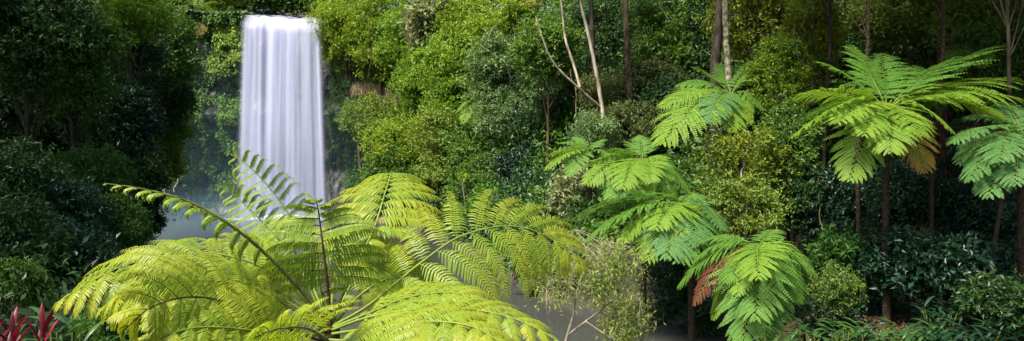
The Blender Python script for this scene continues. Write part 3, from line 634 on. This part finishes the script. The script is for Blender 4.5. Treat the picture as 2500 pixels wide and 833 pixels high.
# tall canopy whose crowns close over the right bank above the picture
gc = 'tall canopy trees shading the right bank'
def canopy(label, tx, ty, hz, r, lm, n=9000, L=.3, bark='dark', group=None, rx=None):
    global NT; NT += 1
    rng = np.random.default_rng(1000 + NT); g = gz(tx, ty)
    e = empty('canopy_tree', (tx, ty, g), label, 'tree', group)
    c = np.array([tx, ty, hz]); cr = MB(); cc, rc = crown_mesh(cr, c, rx or r, r, r * .45, n, L, rng, 22, .5, .3, .36)
    tr = MB(); P, _ = curve([(tx - .1, ty, g - .4), (tx + rng.normal(0, .12), ty, g + (hz - g) * .14), (tx + rng.normal(0, .15), ty, g + (hz - g) * .3), (tx + .2, ty, g + (hz - g) * .55), (tx, ty, hz)], 18); r0 = .03 + .0024 * (hz - g)
    tube(tr, P, np.linspace(r0, r0 * .4, 18), 8)
    for q in range(10):
        i = int(rng.integers(9, 13)); a = P[i]; b = cc[q]
        tube(tr, curve([a, (a + b) / 2 + [0, 0, .5], b], 7)[0], np.linspace(r0 * .28, .010, 7), 5)
    tr.build('trunk', BK[bark], e, smooth=True); cr.build('crown', LM[lm], e)
    return e
canopy('slim dark brown trunk rising through the dark undergrowth beside the lowest tree fern', W(2100, 0, 16.5)[0], 16.5, 13.5, 4.6, 'mid', 5000, bark='fern', group=gc)
canopy('dark reddish-brown trunk rising below the big upper fern and the blue-green one', W(2285, 0, 17)[0], 17, 13, 4.8, 'mid', 5000, bark='fern', group=gc)
canopy('dark trunk in the deepest shade near the right edge', W(2440, 0, 15)[0], 15, 12, 4.6, 'dark', 5500, group=gc)
canopy('slender dark trunk between the big upper fern and the golden shrub tree', W(2010, 0, 19.5)[0], 19.5, 14.5, 4.2, 'mid', 4500, group=gc)

canopy('unseen dark tree added beyond the right edge to shade the lower right bank', 14.5, 13.5, 12.5, 5.2, 'dark', 11000, .28, group=gc)  # out of view, added to darken the bottom right growth
canopy('unseen dark tree added for shade on the right bank nearest to the viewer', 10.5, 6.5, 11, 5, 'dark', 10000, .26, group=gc)  # added beside the camera, unseen, to stop sun reaching under the canopy
canopy('unseen dark tree added for shade farther up the slope at the near right', 15.5, 11.5, 13, 5.5, 'dark', 10000, .28, group=gc)  # another unseen tree added to shade the right understorey
canopy('tall dark tree in the forest behind the blue-green fern', 16, 19, 14.5, 6, 'dark', 11000, .3, group=gc)
# trunks that stand out
def trunk_tree(label, pts, radii, bark, crown, lm='mid', limbs=(), n=5000, group='tall trees with clear trunks', L=.22):
    """A tall tree drawn from its visible trunk; crown = (px, py, rx, ry) above the picture."""
    global NT; NT += 1
    rng = np.random.default_rng(1000 + NT)
    P = [W(*p) for p in pts]; g = gz(P[0][0], P[0][1]); b = np.array([P[0][0], P[0][1], g])
    e = empty('tree', b, label, 'tree', group)
    tr = MB(); pts3 = [b - [0, 0, .4]] + P if P[0][2] > g + .2 else P
    C, _ = curve(pts3, 24); tube(tr, C, np.interp(np.linspace(0, 1, 24), np.linspace(0, 1, len(radii)), radii), 9)
    for lp, lr in limbs:
        C, _ = curve([W(*p) for p in lp], 14); tube(tr, C, np.linspace(lr, lr * .45, 14), 7)
    tr.build('trunk', BK[bark], e, smooth=True)
    Y = pts[-1][2]; cr = MB(); c = W(crown[0], crown[1], Y)
    cc, rc = crown_mesh(cr, c, crown[2] / F * Y, crown[2] / F * Y, crown[3] / F * Y, n, L, rng, 14)
    cr.build('crown', LM[lm], e)
    return e
trunk_tree('forked pale-barked tree leaning over the slope, its limbs bare', [(1475,330,28), (1464,225,28), (1442,110,28), (1416,0,28), (1395,-110,28)], [.13, .11, .09, .075, .06, .04], 'pale', (1380,-170,130,70),
           limbs=[([(1466,262,28), (1420,222,27.6), (1352,155,27.2), (1322,85,27), (1308,40,27)], .055), ([(1416,214,27.6), (1398,150,27.8), (1380,95,28), (1372,20,28.2), (1360,-60,28.4)], .065)])
trunk_tree('straight brown trunk right of the forked pale tree', [(1540,250,31), (1532,120,31), (1526,0,31), (1522,-120,31)], [.19, .17, .15, .13, .11], 'brown', (1530,-190,150,80))
trunk_tree('mottled lichen-covered trunk with a tree fern round it', [(1788,360,20.5), (1783,240,20.5), (1774,110,20.5), (1770,0,20.5), (1765,-150,20.5)], [.14, .12, .11, .10, .09, .07], 'mottled', (1760,-260,220,110), n=6000)
trunk_tree('thin dark trunk crossing behind the forked pale tree', [(1455,260,36), (1448,120,36), (1443,0,36), (1440,-90,36)], [.16, .13, .12, .10], 'dark', (1440,-140,110,60))
trunk_tree('thick reddish-dark trunk just left of the mottled one', [(1745,200,26), (1752,90,26), (1758,0,26), (1762,-140,26)], [.24, .2, .18, .15], 'dark', (1760,-230,170,90))
trunk_tree('short reddish-brown trunk showing above the big upper fern', [(2300,200,22), (2299,90,22), (2296,0,22), (2294,-160,22)], [.15, .14, .13, .1], 'red', (2290,-260,190,90))

# -- left side
gl = 'dark trees on the left bank'
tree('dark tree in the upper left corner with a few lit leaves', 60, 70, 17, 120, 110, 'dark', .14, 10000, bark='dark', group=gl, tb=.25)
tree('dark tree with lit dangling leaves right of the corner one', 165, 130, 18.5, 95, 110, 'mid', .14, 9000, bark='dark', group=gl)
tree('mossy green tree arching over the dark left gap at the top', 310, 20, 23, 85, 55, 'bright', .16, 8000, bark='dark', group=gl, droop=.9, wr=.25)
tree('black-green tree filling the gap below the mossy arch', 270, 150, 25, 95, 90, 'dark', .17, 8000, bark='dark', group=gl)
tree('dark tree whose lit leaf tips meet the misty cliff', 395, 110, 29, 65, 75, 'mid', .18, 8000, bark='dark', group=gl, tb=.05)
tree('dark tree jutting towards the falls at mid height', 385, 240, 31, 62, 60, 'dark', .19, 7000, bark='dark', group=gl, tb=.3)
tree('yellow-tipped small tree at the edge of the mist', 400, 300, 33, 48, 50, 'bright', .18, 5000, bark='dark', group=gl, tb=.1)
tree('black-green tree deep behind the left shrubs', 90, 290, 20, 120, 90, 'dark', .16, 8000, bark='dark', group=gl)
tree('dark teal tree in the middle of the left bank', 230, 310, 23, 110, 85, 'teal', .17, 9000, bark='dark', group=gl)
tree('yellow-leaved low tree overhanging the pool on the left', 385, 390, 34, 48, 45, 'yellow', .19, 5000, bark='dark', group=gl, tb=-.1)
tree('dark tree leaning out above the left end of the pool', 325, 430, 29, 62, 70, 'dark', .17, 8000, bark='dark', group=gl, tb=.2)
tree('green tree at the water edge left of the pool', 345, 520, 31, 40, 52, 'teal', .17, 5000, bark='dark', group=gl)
gls = 'shrubs on the left bank'
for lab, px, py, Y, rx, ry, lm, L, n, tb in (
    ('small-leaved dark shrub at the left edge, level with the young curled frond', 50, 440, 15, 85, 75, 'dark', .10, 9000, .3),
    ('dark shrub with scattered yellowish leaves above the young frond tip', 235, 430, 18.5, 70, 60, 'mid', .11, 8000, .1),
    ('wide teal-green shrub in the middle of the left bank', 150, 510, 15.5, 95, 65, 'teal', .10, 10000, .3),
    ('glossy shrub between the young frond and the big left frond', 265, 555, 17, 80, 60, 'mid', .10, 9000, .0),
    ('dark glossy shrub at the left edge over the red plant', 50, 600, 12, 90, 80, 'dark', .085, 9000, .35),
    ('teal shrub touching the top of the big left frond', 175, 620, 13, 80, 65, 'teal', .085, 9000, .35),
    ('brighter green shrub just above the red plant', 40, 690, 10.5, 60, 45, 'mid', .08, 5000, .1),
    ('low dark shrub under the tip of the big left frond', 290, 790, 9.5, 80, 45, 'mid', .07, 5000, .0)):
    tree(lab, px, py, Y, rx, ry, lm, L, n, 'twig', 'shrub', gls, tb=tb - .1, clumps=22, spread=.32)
# tall forest behind and above the left bank that keeps it in shade
gsh = 'tall canopy trees shading the left bank'
canopy('tall dark tree whose crown closes over the left bank near the corner', -15, 16, 12.5, 6, 'dark', 6500, .3, group=gsh)
canopy('unseen dark tree added for shade at the near end of the left bank', -13.5, 8.5, 11, 4.8, 'dark', 9000, .26, group=gsh)  # stands outside the view, added to shade the near left bank
canopy('tall dark tree standing behind the left shrubs', -20, 24, 15.5, 6.8, 'dark', 8000, .3, group=gsh)
canopy('tall dark tree at the back of the left gap', -23.5, 32, 18, 6.5, 'dark', 13000, .32, group=gsh)
canopy('tall dark tree on the hillside behind the yellow-leaved low tree', -29, 43, 23, 6.5, 'dark', 11000, .34, group=gsh)

# -- right bank understorey
gu = 'dark undergrowth shrubs on the right bank'
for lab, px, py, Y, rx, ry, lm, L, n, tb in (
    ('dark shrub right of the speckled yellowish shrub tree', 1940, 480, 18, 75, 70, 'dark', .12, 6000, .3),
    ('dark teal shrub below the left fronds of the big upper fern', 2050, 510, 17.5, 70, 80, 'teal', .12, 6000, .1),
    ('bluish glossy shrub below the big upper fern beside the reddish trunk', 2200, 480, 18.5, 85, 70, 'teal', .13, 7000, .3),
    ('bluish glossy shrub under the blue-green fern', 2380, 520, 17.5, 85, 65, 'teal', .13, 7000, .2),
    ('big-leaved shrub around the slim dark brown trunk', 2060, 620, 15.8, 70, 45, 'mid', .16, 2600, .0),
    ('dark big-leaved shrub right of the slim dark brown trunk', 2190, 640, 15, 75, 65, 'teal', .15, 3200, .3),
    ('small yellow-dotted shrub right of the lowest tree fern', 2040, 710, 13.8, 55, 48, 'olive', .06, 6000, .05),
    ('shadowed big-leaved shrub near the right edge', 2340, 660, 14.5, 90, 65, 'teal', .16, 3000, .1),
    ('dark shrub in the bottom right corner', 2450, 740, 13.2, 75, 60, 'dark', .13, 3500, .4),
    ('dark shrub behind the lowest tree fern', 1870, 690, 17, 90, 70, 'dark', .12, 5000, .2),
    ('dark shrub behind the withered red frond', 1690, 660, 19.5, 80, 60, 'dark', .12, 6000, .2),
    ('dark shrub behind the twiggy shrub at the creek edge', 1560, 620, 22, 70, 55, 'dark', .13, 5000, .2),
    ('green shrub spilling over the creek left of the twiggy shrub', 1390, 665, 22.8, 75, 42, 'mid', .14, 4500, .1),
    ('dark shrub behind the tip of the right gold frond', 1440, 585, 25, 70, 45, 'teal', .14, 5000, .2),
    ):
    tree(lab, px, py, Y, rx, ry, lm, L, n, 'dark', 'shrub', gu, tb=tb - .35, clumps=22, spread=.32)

# -- vines
def vine(pts, r, bark='dark'):
    P = [W(*p) for p in pts]; rv = np.random.default_rng(int(pts[0][0]))
    C, _ = curve([P[0]] + [p + rv.normal(0, .12, 3) for p in P[1:-1]] + [P[-1]], 30)
    C = C + np.stack([.10 * (vnoise(np.arange(30) * .33, pts[0][0] + 0 * np.arange(30)) - .5), .08 * (vnoise(np.arange(30) * .4, pts[0][1] + 5.5 + 0 * np.arange(30)) - .5), 0 * np.arange(30)], 1) * (P[0][1] / 20)
    mb = MB(); tube(mb, C, np.linspace(r, r * .6, 30), 5)
    o = mb.build('vine', BK[bark], smooth=True, origin=P[-1])
    tag(o, 'thin bare vine trailing down through the forest leaves', 'vine', 'thin vines trailing down through the forest')
for pts, r, bk in (([(1010,-20,53),(1000,90,52),(1022,200,51)], .05, 'brown'), ([(1175,60,47),(1190,150,46),(1180,260,45),(1200,330,44)], .045, 'brown'), ([(1255,60,42),(1275,160,41),(1330,170,39)], .04, 'brown'),
        ([(1230,130,42),(1250,230,41),(1290,260,40)], .035, 'dark'), ([(1395,170,34),(1400,280,33),(1390,380,32)], .035, 'brown'), ([(1600,-20,30),(1640,40,29),(1700,50,28),(1760,20,27)], .035, 'dark'),
        ([(1820,10,24),(1850,70,23.5),(1900,75,23)], .03, 'dark'), ([(1935,60,18),(1950,140,18),(1985,160,18)], .022, 'dark'), ([(2110,400,16),(2125,470,15.8),(2118,560,15.6)], .02, 'dark'),
        ([(1975,20,20),(1965,100,20),(1990,140,20)], .022, 'dark'), ([(2000,430,17),(1990,520,17),(2020,600,16.6)], .02, 'brown'), ([(2270,-20,20),(2300,30,20),(2380,50,20)], .03, 'dark'),
        ([(430,320,60),(428,400,60),(425,470,59)], .06, 'twig'), ([(880,20,58.5),(905,100,58),(900,190,58)], .05, 'brown'), ([(960,20,57),(950,110,57),(968,180,57)], .05, 'brown')):
    vine(pts, r, bk)
# -- strap-leaved plants
def strap_plant(label, px, py, Y, r, lm, n=40, L=.6, w=.12, name='strap_plant', cat='plant', group=None, stems=5, up=.7, base=None, seed=None, arch=.7):
    """Long arching strap leaves on a few short stems."""
    global NT; NT += 1
    rng = np.random.default_rng(seed or 3000 + NT)
    x = W(px, 0, Y)[0]; g = gz(x, Y); top = W(px, py, Y)[2] if py else g + .5
    e = empty(name, (x, Y, g), label, cat, group)
    st = MB(); mb = MB(); per = n // stems
    for s in range(stems):
        a = rng.random() * 6.28; q = r * rng.random() ** .5 if stems > 1 else 0
        bx, by = x + np.cos(a) * q * .6, Y + np.sin(a) * q * .6; tz = max(top - rng.random() * .25, g + .1)
        tx, ty = x + np.cos(a) * q, Y + np.sin(a) * q
        if stems > 1: tube(st, [(x, Y, g - .06), ((x + bx) / 2, (Y + by) / 2, g - .03), (bx, by, min(gz(bx, by), g) - .05)], .014, 5)
        P, _ = curve([(bx, by, min(gz(bx, by), g) - .1), (bx * .6 + tx * .4, by * .6 + ty * .4, (g + tz) / 2), (tx, ty, tz)], 8)
        tube(st, P, np.linspace(.022, .012, 8), 6)
        for k in range(per):
            az = k * 2.4 + rng.normal(0, .3); f = .35 + .65 * (k / max(per - 1, 1))
            p0 = np.array([np.interp(f, np.linspace(0, 1, 8), P[:, c]) for c in range(3)])
            el = up * (.3 + .9 * f) + rng.normal(0, .15); l = L * (.7 + .5 * rng.random())
            h = np.array([np.cos(az), np.sin(az), 0]); sd = np.array([-np.sin(az), np.cos(az), 0])
            t = np.linspace(0, 1, 6); ph = el - arch * 1.6 * t ** 1.4
            D = np.cos(ph)[:, None] * h + np.sin(ph)[:, None] * [0, 0, 1.]
            C = p0 + np.cumsum(D, 0) * l / 6
            ww = w * l * np.array([.25, .7, 1, .95, .6, .06])[:, None] * .5
            nrm = np.cross(sd, D)
            V = np.stack([C - sd * ww + nrm * ww * .35, C, C + sd * ww + nrm * ww * .35], 1).reshape(-1, 3)
            i = np.arange(5) * 3
            Q = np.concatenate([np.stack([i, i + 1, i + 4, i + 3], -1), np.stack([i + 1, i + 2, i + 5, i + 4], -1)])
            mb.add(V, Q, np.clip(rng.random() * .8 + .25 * (rng.random() > .85), 0, 1))
    st.build('stem', BK['stalk'], e, smooth=True); mb.build('foliage', LM[lm], e, smooth=True)
    return e
strap_plant('crimson and magenta broad-leaved plant in the bottom left corner', 46, 802, 6.3, .21, 'red', 140, .36, .135, name='red_leaf_plant', stems=5, up=1.15, arch=.42)
strap_plant('long green strap-leaved plant right of the crimson plant', 165, 790, 7.0, .2, 'ginger', 40, .5, .13, stems=4, up=.8)
strap_plant('low strap-leaved plant under the big left frond', 240, 830, 7.6, .25, 'ginger', 36, .45, .13, stems=4, up=.7)
gg = 'strap-leaved plants along the foot of the right bank'
for i, (lab, px, py, Y, lm) in enumerate((
    ('bright strap-leaved clump right of the tip of the lowest tree fern', 1905, 805, 12.6, 'ginger'), ('second bright strap-leaved clump from the lowest tree fern', 1960, 800, 12.9, 'ginger'),
    ('lush strap-leaved clump below the yellow-dotted shrub', 2015, 805, 12.5, 'ginger'), ('strap-leaved clump right of the lush one under the yellow-dotted shrub', 2075, 800, 13, 'ginger'),
    ('strap-leaved clump in the middle of the bottom row, below the big-leaved shrub', 2140, 815, 12.4, 'ginger'), ('pale-leaved clump reaching up before the leaf litter', 2190, 810, 12.8, 'ginger'),
    ('strap-leaved clump right of the leaf litter', 2245, 805, 13, 'ginger'), ('dim strap-leaved clump before the shadowed big-leaved shrub', 2310, 810, 12.6, 'teal'),
    ('dim bluish strap-leaved clump nearest the bottom right corner', 2400, 800, 12.9, 'teal'), ('shaded strap-leaved plant standing up behind the bottom row', 2290, 745, 14, 'teal'))):
    strap_plant(lab, px, py, Y, .42, lm, 90, .48, .15, group=gg, stems=9, up=.75)
gw = 'glossy plants hanging over the creek edge'
for lab, px, py, Y in (('glossy plant at the creek edge below the withered red frond', 1690, 740, 18.3), ('glossy plant at the creek edge left of the withered red frond', 1625, 725, 19.2),
                       ('glossy plant at the water line below the lowest tree fern', 1735, 770, 17.8), ('glossy plant at the creek edge under the twiggy shrub', 1480, 725, 21.2),
                       ('yellow-tipped plant at the end of the creek bank, below the right gold frond', 1310, 710, 23)):
    strap_plant(lab, px, py, Y, .6, 'ginger' if px < 1500 else 'teal', 70, .55, .2, group=gw, stems=9, up=.6)

# -- bare twiggy shrub in front of the creek
def twig_shrub():
    rng = np.random.default_rng(77)
    Y = 9.6; b = W(1385, 0, Y); g = gz(b[0], Y)
    e = empty('twiggy_shrub', (b[0], Y, g), 'half-bare shrub of pale twigs with thin lime leaves, in front of the creek', 'shrub')
    st = MB(); lv = MB()
    def limb(pts, r):
        C, _ = curve([W(*p) for p in pts], 14); tube(st, C, np.linspace(r, r * .45, 14), 6); return C
    main = [limb([(1372, 880, Y), (1385, 820, Y), (1402, 760, Y), (1400, 720, Y)], .028),
            limb([(1400, 725, Y), (1385, 660, Y), (1384, 600, Y - .2), (1400, 560, Y - .3)], .016),
            limb([(1400, 760, Y), (1412, 700, Y + .1), (1430, 650, Y + .2), (1460, 610, Y + .2)], .015),
            limb([(1384, 820, Y), (1430, 785, Y), (1470, 755, Y + .1), (1530, 700, Y + .2), (1560, 640, Y + .2)], .018),
            limb([(1470, 755, Y), (1520, 770, Y - .2), (1560, 740, Y - .3)], .011),
            limb([(1385, 665, Y), (1345, 620, Y - .2), (1310, 600, Y - .3)], .010),
            limb([(1390, 700, Y), (1340, 690, Y - .4), (1335, 760, Y - .5), (1345, 790, Y - .5)], .010),
            limb([(1430, 785, Y), (1500, 830, Y - .3), (1560, 850, Y - .3)], .013)]
    def ell(px, py, rx, ry, m):
        a = rng.random(m) * 6.28; q = rng.random(m) ** .5
        return np.array([W(px + np.cos(u) * v * rx, py + np.sin(u) * v * ry, Y + rng.normal(0, .35)) for u, v in zip(a, q)])
    tips = np.vstack([ell(1490, 640, 80, 45, 80), ell(1525, 785, 42, 65, 80), ell(1430, 650, 85, 40, 36), ell(1350, 690, 60, 50, 24), ell(1490, 710, 75, 40, 34)])
    nodes = np.vstack([m[4:] for m in main])
    for t in tips:
        d = np.linalg.norm(nodes - t, axis=1); i = int(np.argmin(d + rng.random(len(d)) * .25)); a = nodes[i]
        m1 = (a + t) / 2 + rng.normal(0, .06, 3) + [0, 0, .05]
        C, _ = curve([a, m1, t], 6); tube(st, C, np.linspace(.0045, .0016, 6), 3)
        for q in range(3):
            tt = t + rng.normal(0, .09, 3); tube(st, curve([C[3 + q % 3], (C[4] + tt) / 2 + rng.normal(0, .02, 3), tt], 4)[0], [.002, .0017, .0014, .001], 3)
        low = t[2] < W(0, 690, Y)[2]
        m = int(rng.integers(16, 30)) if low or rng.random() < .55 else int(rng.integers(2, 10))
        if m:
            P = t + rng.normal(0, .095, (m, 3)); D = rng.normal(size=(m, 3)) + [0, 0, -.5]
            leaves(lv, P, D, rng.normal(size=(m, 3)) + [0, 0, 1.5], .05 + .04 * rng.random(m), .33, np.clip(.3 + .6 * rng.random(m), 0, 1))
    st.build('twig', BK['twig_brown'], e, smooth=True); lv.build('foliage', LM['sprig'], e)
twig_shrub()

# ------------------------------------------------------------------ ground cover, creepers, grass (nobody could count them)
def cover(name, pts, L, lm, rng, tb=0., up=1.2, wr=.5, label=None):
    m = len(pts); D = rng.normal(size=(m, 3)) + [0, 0, -.1]; N = rng.normal(size=(m, 3)) * .6 + [0, -.3, up]
    mb = MB(); leaves(mb, pts, D, N, L * (.6 + .8 * rng.random(m)), wr, np.clip(tb + rng.random(m), 0, 1))
    o = mb.build(name, LM[lm]); tag(o, label, None, None, 'stuff'); return o
rng = np.random.default_rng(5)
def scatter(n, x0, x1, y0, y1, dmin, hmax, side):
    x = x0 + (x1 - x0) * rng.random(n); y = y0 + (y1 - y0) * rng.random(n)
    d = x - np.interp(y, RY, RX) if side > 0 else np.interp(y, LY, LX) - x
    k = (d > dmin) & (fbm(x * .5, y * .5) > .42) & (y < np.interp(x, CLX, CLY) + 20); x, y = x[k], y[k]
    return np.stack([x, y, terrain(x, y) + hmax * rng.random(len(x)) ** 1.5 + .03], -1)
def mounds(x0, x1, y0, y1, dens, r0, r1, per, L, lm, side, tb=0., dmin=.4, ok=None, tall=1., name='undergrowth'):
    """Bushy low growth that covers the ground: leaf-covered humps standing on the terrain."""
    n = int((x1 - x0) * (y1 - y0) * dens); x = x0 + (x1 - x0) * rng.random(n); y = y0 + (y1 - y0) * rng.random(n)
    d = x - np.interp(y, RY, RX) if side > 0 else np.interp(y, LY, LX) - x
    cyy = np.interp(x, CLX, CLY)
    k = ((d > dmin) & (y < cyy - .5) & ((side > 0) | (y < 12) | (x < -.56 * y))) if ok is None else ok(x, y, cyy)
    x, y, d = x[k], y[k], d[k]; n = len(x)
    r = r0 + (r1 - r0) * rng.random(n) ** 1.5
    if ok is None: r = np.minimum(r, .35 + .5 * d)
    mb = MB(); m = n * per; ci = np.repeat(np.arange(n), per)
    sd = unit(rng.normal(size=(m, 3)) + [0, 0, .5]); sd[:, 2] = np.where(sd[:, 2] < -.2, -sd[:, 2], sd[:, 2])
    P = np.stack([x, y, terrain(x, y) + r * .35 * tall], -1)[ci] + sd * (r[ci] * (.6 + .5 * rng.random(m)))[:, None] * [1, 1, tall]
    D = unit(sd * .5 + rng.normal(size=(m, 3)) * .7 + [0, 0, -.3]); N = sd * .7 + [0, 0, .7] + rng.normal(size=(m, 3)) * .5
    leaves(mb, P, D, N, L * (.6 + .8 * rng.random(m)), .48, np.clip(tb + .5 * rng.random(m) + .6 * (rng.random(n)[ci] - .3), 0, 1))
    tag(mb.build(name, LM[lm]), None, None, None, 'stuff')
mounds(-14, 30, 22, 62, .42, .7, 2.6, 320, .24, 'mid', 1, .05)
mounds(-16, 8, 38, 62, .28, .8, 2.8, 340, .25, 'bright', 1, -.1, tall=1.3)
mounds(-8, 16, 24, 50, .2, .8, 2.4, 320, .22, 'dark', 1, .1, tall=1.4)
mounds(-10, 7, 15, 44, .9, .2, .5, 130, .13, 'mid', 1, -.1, ok=lambda x, y, c: (x - np.interp(y, RY, RX) > -.05) & (x - np.interp(y, RY, RX) < 1.3))
mounds(-14, 30, 22, 62, .35, .7, 2.0, 260, .22, 'dark', 1, .3)
mounds(3.5, 22, 13.5, 26, .8, .3, .8, 220, .12, 'teal', 1, .0)
mounds(3.5, 22, 13.5, 26, .6, .3, .7, 220, .10, 'dark', 1, .1)
mounds(-42, -6, 10, 58, .5, .5, 1.6, 260, .16, 'dark', -1, .3, dmin=1.2)
mounds(-14, -1, 6.5, 20, .6, .25, .6, 150, .08, 'mid', -1, .0, dmin=2.2)
mounds(-75, 70, 62, 95, .10, 2.5, 4.5, 420, .42, 'mid', 1, .0, ok=lambda x, y, c: (y > c + 2.5) & ~((x > -26) & (x < -14) & (y < 84)), tall=1.7, name='forest')
mounds(-75, 70, 62, 95, .06, 2.5, 4.5, 420, .42, 'dark', 1, .2, ok=lambda x, y, c: (y > c + 2.5) & ~((x > -26) & (x < -14) & (y < 84)), tall=2.2, name='forest')
mounds(14, 60, 20, 64, .09, 1.5, 3.5, 420, .34, 'dark', 1, .2, ok=lambda x, y, c: (x > 14), tall=1.8, name='forest')
mounds(-75, -26, 14, 62, .08, 1.5, 3.5, 420, .34, 'dark', -1, .2, ok=lambda x, y, c: (x < -24 - (y - 14) * .22) & (y < c - 1), tall=1.8, name='forest')
p = scatter(9000, 5.5, 12, 10.5, 16, .4, .06, 1); cover('leaf_litter', p, .09, 'rust', rng, -.1, 3)
# creepers on the cliff
def creep(n, rects, L, lm, name, thick=.5, tb=0., hang=1.):
    Ps = []
    for (px0, px1, py0, py1, wgt) in rects:
        m = int(n * wgt); px = px0 + (px1 - px0) * rng.random(m); py = py0 + (py1 - py0) * rng.random(m)
        x = (px - CX) / F * 61; z = np.clip(CAMZ + (CY - py) / F * 61, .1, 18.6)
        k = fbm(x * .8 + 1.7, z * .5 + 22.2) > .36 + .16 * rng.random(m)
        x, z = x[k], z[k]
        y = cliff_y(x, z) - .05 - thick * rng.random(len(x)) * (.3 + 1.4 * fbm(x * .8, z * .5))
        Ps.append(np.stack([x, y, z], -1))
    P = np.concatenate(Ps); m = len(P)
    D = rng.normal(size=(m, 3)) * .6 + [0, -.25, -hang]; N = rng.normal(size=(m, 3)) * .4 + [0, -1, .8]
    mb = MB(); leaves(mb, P, D, N, L * (.6 + .8 * rng.random(m)), .55, np.clip(tb + rng.random(m) * .8 + .5 * (fbm(P[:, 0] * .7, P[:, 2] * .7) - .5), 0, 1))
    tag(mb.build(name, LM[lm]), None, None, None, 'stuff')
creep(9000, [(380, 600, -5, 50, .6), (775, 830, -5, 60, .4)], .26, 'mid', 'creeper', 1.3, .1)
creep(26000, [(505, 592, 0, 175, .5), (780, 990, 0, 130, .5)], .24, 'yellow', 'creeper', .9, .1)
creep(16000, [(390, 600, 215, 530, .75), (800, 900, 290, 470, .25)], .24, 'bright', 'creeper', 1.3, -.1, .5)
creep(30000, [(385, 600, 0, 530, 1)], .22, 'mid', 'creeper', .9, .0)
creep(40000, [(380, 600, 60, 500, .55), (795, 1000, 100, 330, .45)], .20, 'mid', 'creeper', .6, .2)
creep(14000, [(380, 600, 200, 520, .5), (800, 1000, 250, 345, .5)], .18, 'olive', 'creeper', .5)
# dry grass fringe under the overhang
m = 3200; px = 850 + 125 * rng.random(m); py = 198 + (px - 855) * .12 + 34 * (vnoise(px * .045, px * 0 + 3) - .35) + rng.normal(0, 7, m)
x = (px - CX) / F * 60; z = CAMZ + (CY - py) / F * 60; y = cliff_y(x, z) - .35 - .5 * rng.random(m) - .5 * vnoise(px * .06, px * 0 + 11)
mb = MB(); leaves(mb, np.stack([x, y, z], -1), rng.normal(size=(m, 3)) * .25 + [.25, -.35, -1], rng.normal(size=(m, 3)) * .4 + [0, -1, .3], .5 + 1.3 * rng.random(m) * vnoise(px * .08, px * 0 + 5), .04, rng.random(m))
tag(mb.build('dry_grass', LM['straw']), None, None, None, 'stuff')
# grass tuft on the near bank at the creek
m = 5000; gx_ = -1.15 + rng.normal(0, .55, m); gy_ = 18.2 + rng.normal(0, .8, m); k = np.interp(gy_, LY, LX) - gx_ > -.05; gx_, gy_ = gx_[k], gy_[k]; m = len(gx_)
mb = MB(); leaves(mb, np.stack([gx_, gy_, np.maximum(terrain(gx_, gy_), 0)], -1), rng.normal(size=(m, 3)) * .4 + [.1, -.1, 1], rng.normal(size=(m, 3)) + [0, -1, .2], .3 + .35 * rng.random(m), .05, rng.random(m))
tag(mb.build('grass', LM['grass']), None, None, None, 'stuff')

# ------------------------------------------------------------------ light, sky, camera
w = bpy.data.worlds.new('World'); scn.world = w; w.use_nodes = True
nt = w.node_tree; bg = nt.nodes['Background']; sk = nt.nodes.new('ShaderNodeTexSky'); sk.sky_type = 'NISHITA'; sk.sun_disc = False
SUN = np.array([-.38, -.38, .84]); SUN = SUN / np.linalg.norm(SUN)
sk.sun_elevation = math.asin(SUN[2]); sk.sun_rotation = math.atan2(SUN[0], SUN[1])
nt.links.new(sk.outputs[0], bg.inputs[0]); bg.inputs[1].default_value = .05
sl = bpy.data.lights.new('sun', 'SUN'); sl.energy = 2.4; sl.angle = math.radians(16); sl.color = (1, .95, .85)
so = bpy.data.objects.new('sun', sl); COL.objects.link(so)
from mathutils import Vector
so.rotation_euler = Vector((-SUN[0], -SUN[1], -SUN[2])).to_track_quat('-Z', 'Y').to_euler()
cam = bpy.data.cameras.new('camera'); co = bpy.data.objects.new('camera', cam); COL.objects.link(co)
co.location = (0, 0, CAMZ); co.rotation_euler = (math.radians(90), 0, 0)
cam.sensor_width = 36; cam.lens = 36 * F / 2500; cam.clip_end = 3000; cam.clip_start = .05
scn.camera = co
vs = scn.view_settings; vs.view_transform = 'Standard'; vs.look = 'None'; vs.gamma = 1; vs.exposure = 2.42
scn.cycles.max_bounces = 6; scn.cycles.transparent_max_bounces = 12; scn.cycles.volume_bounces = 1
scn.cycles.use_adaptive_sampling = True
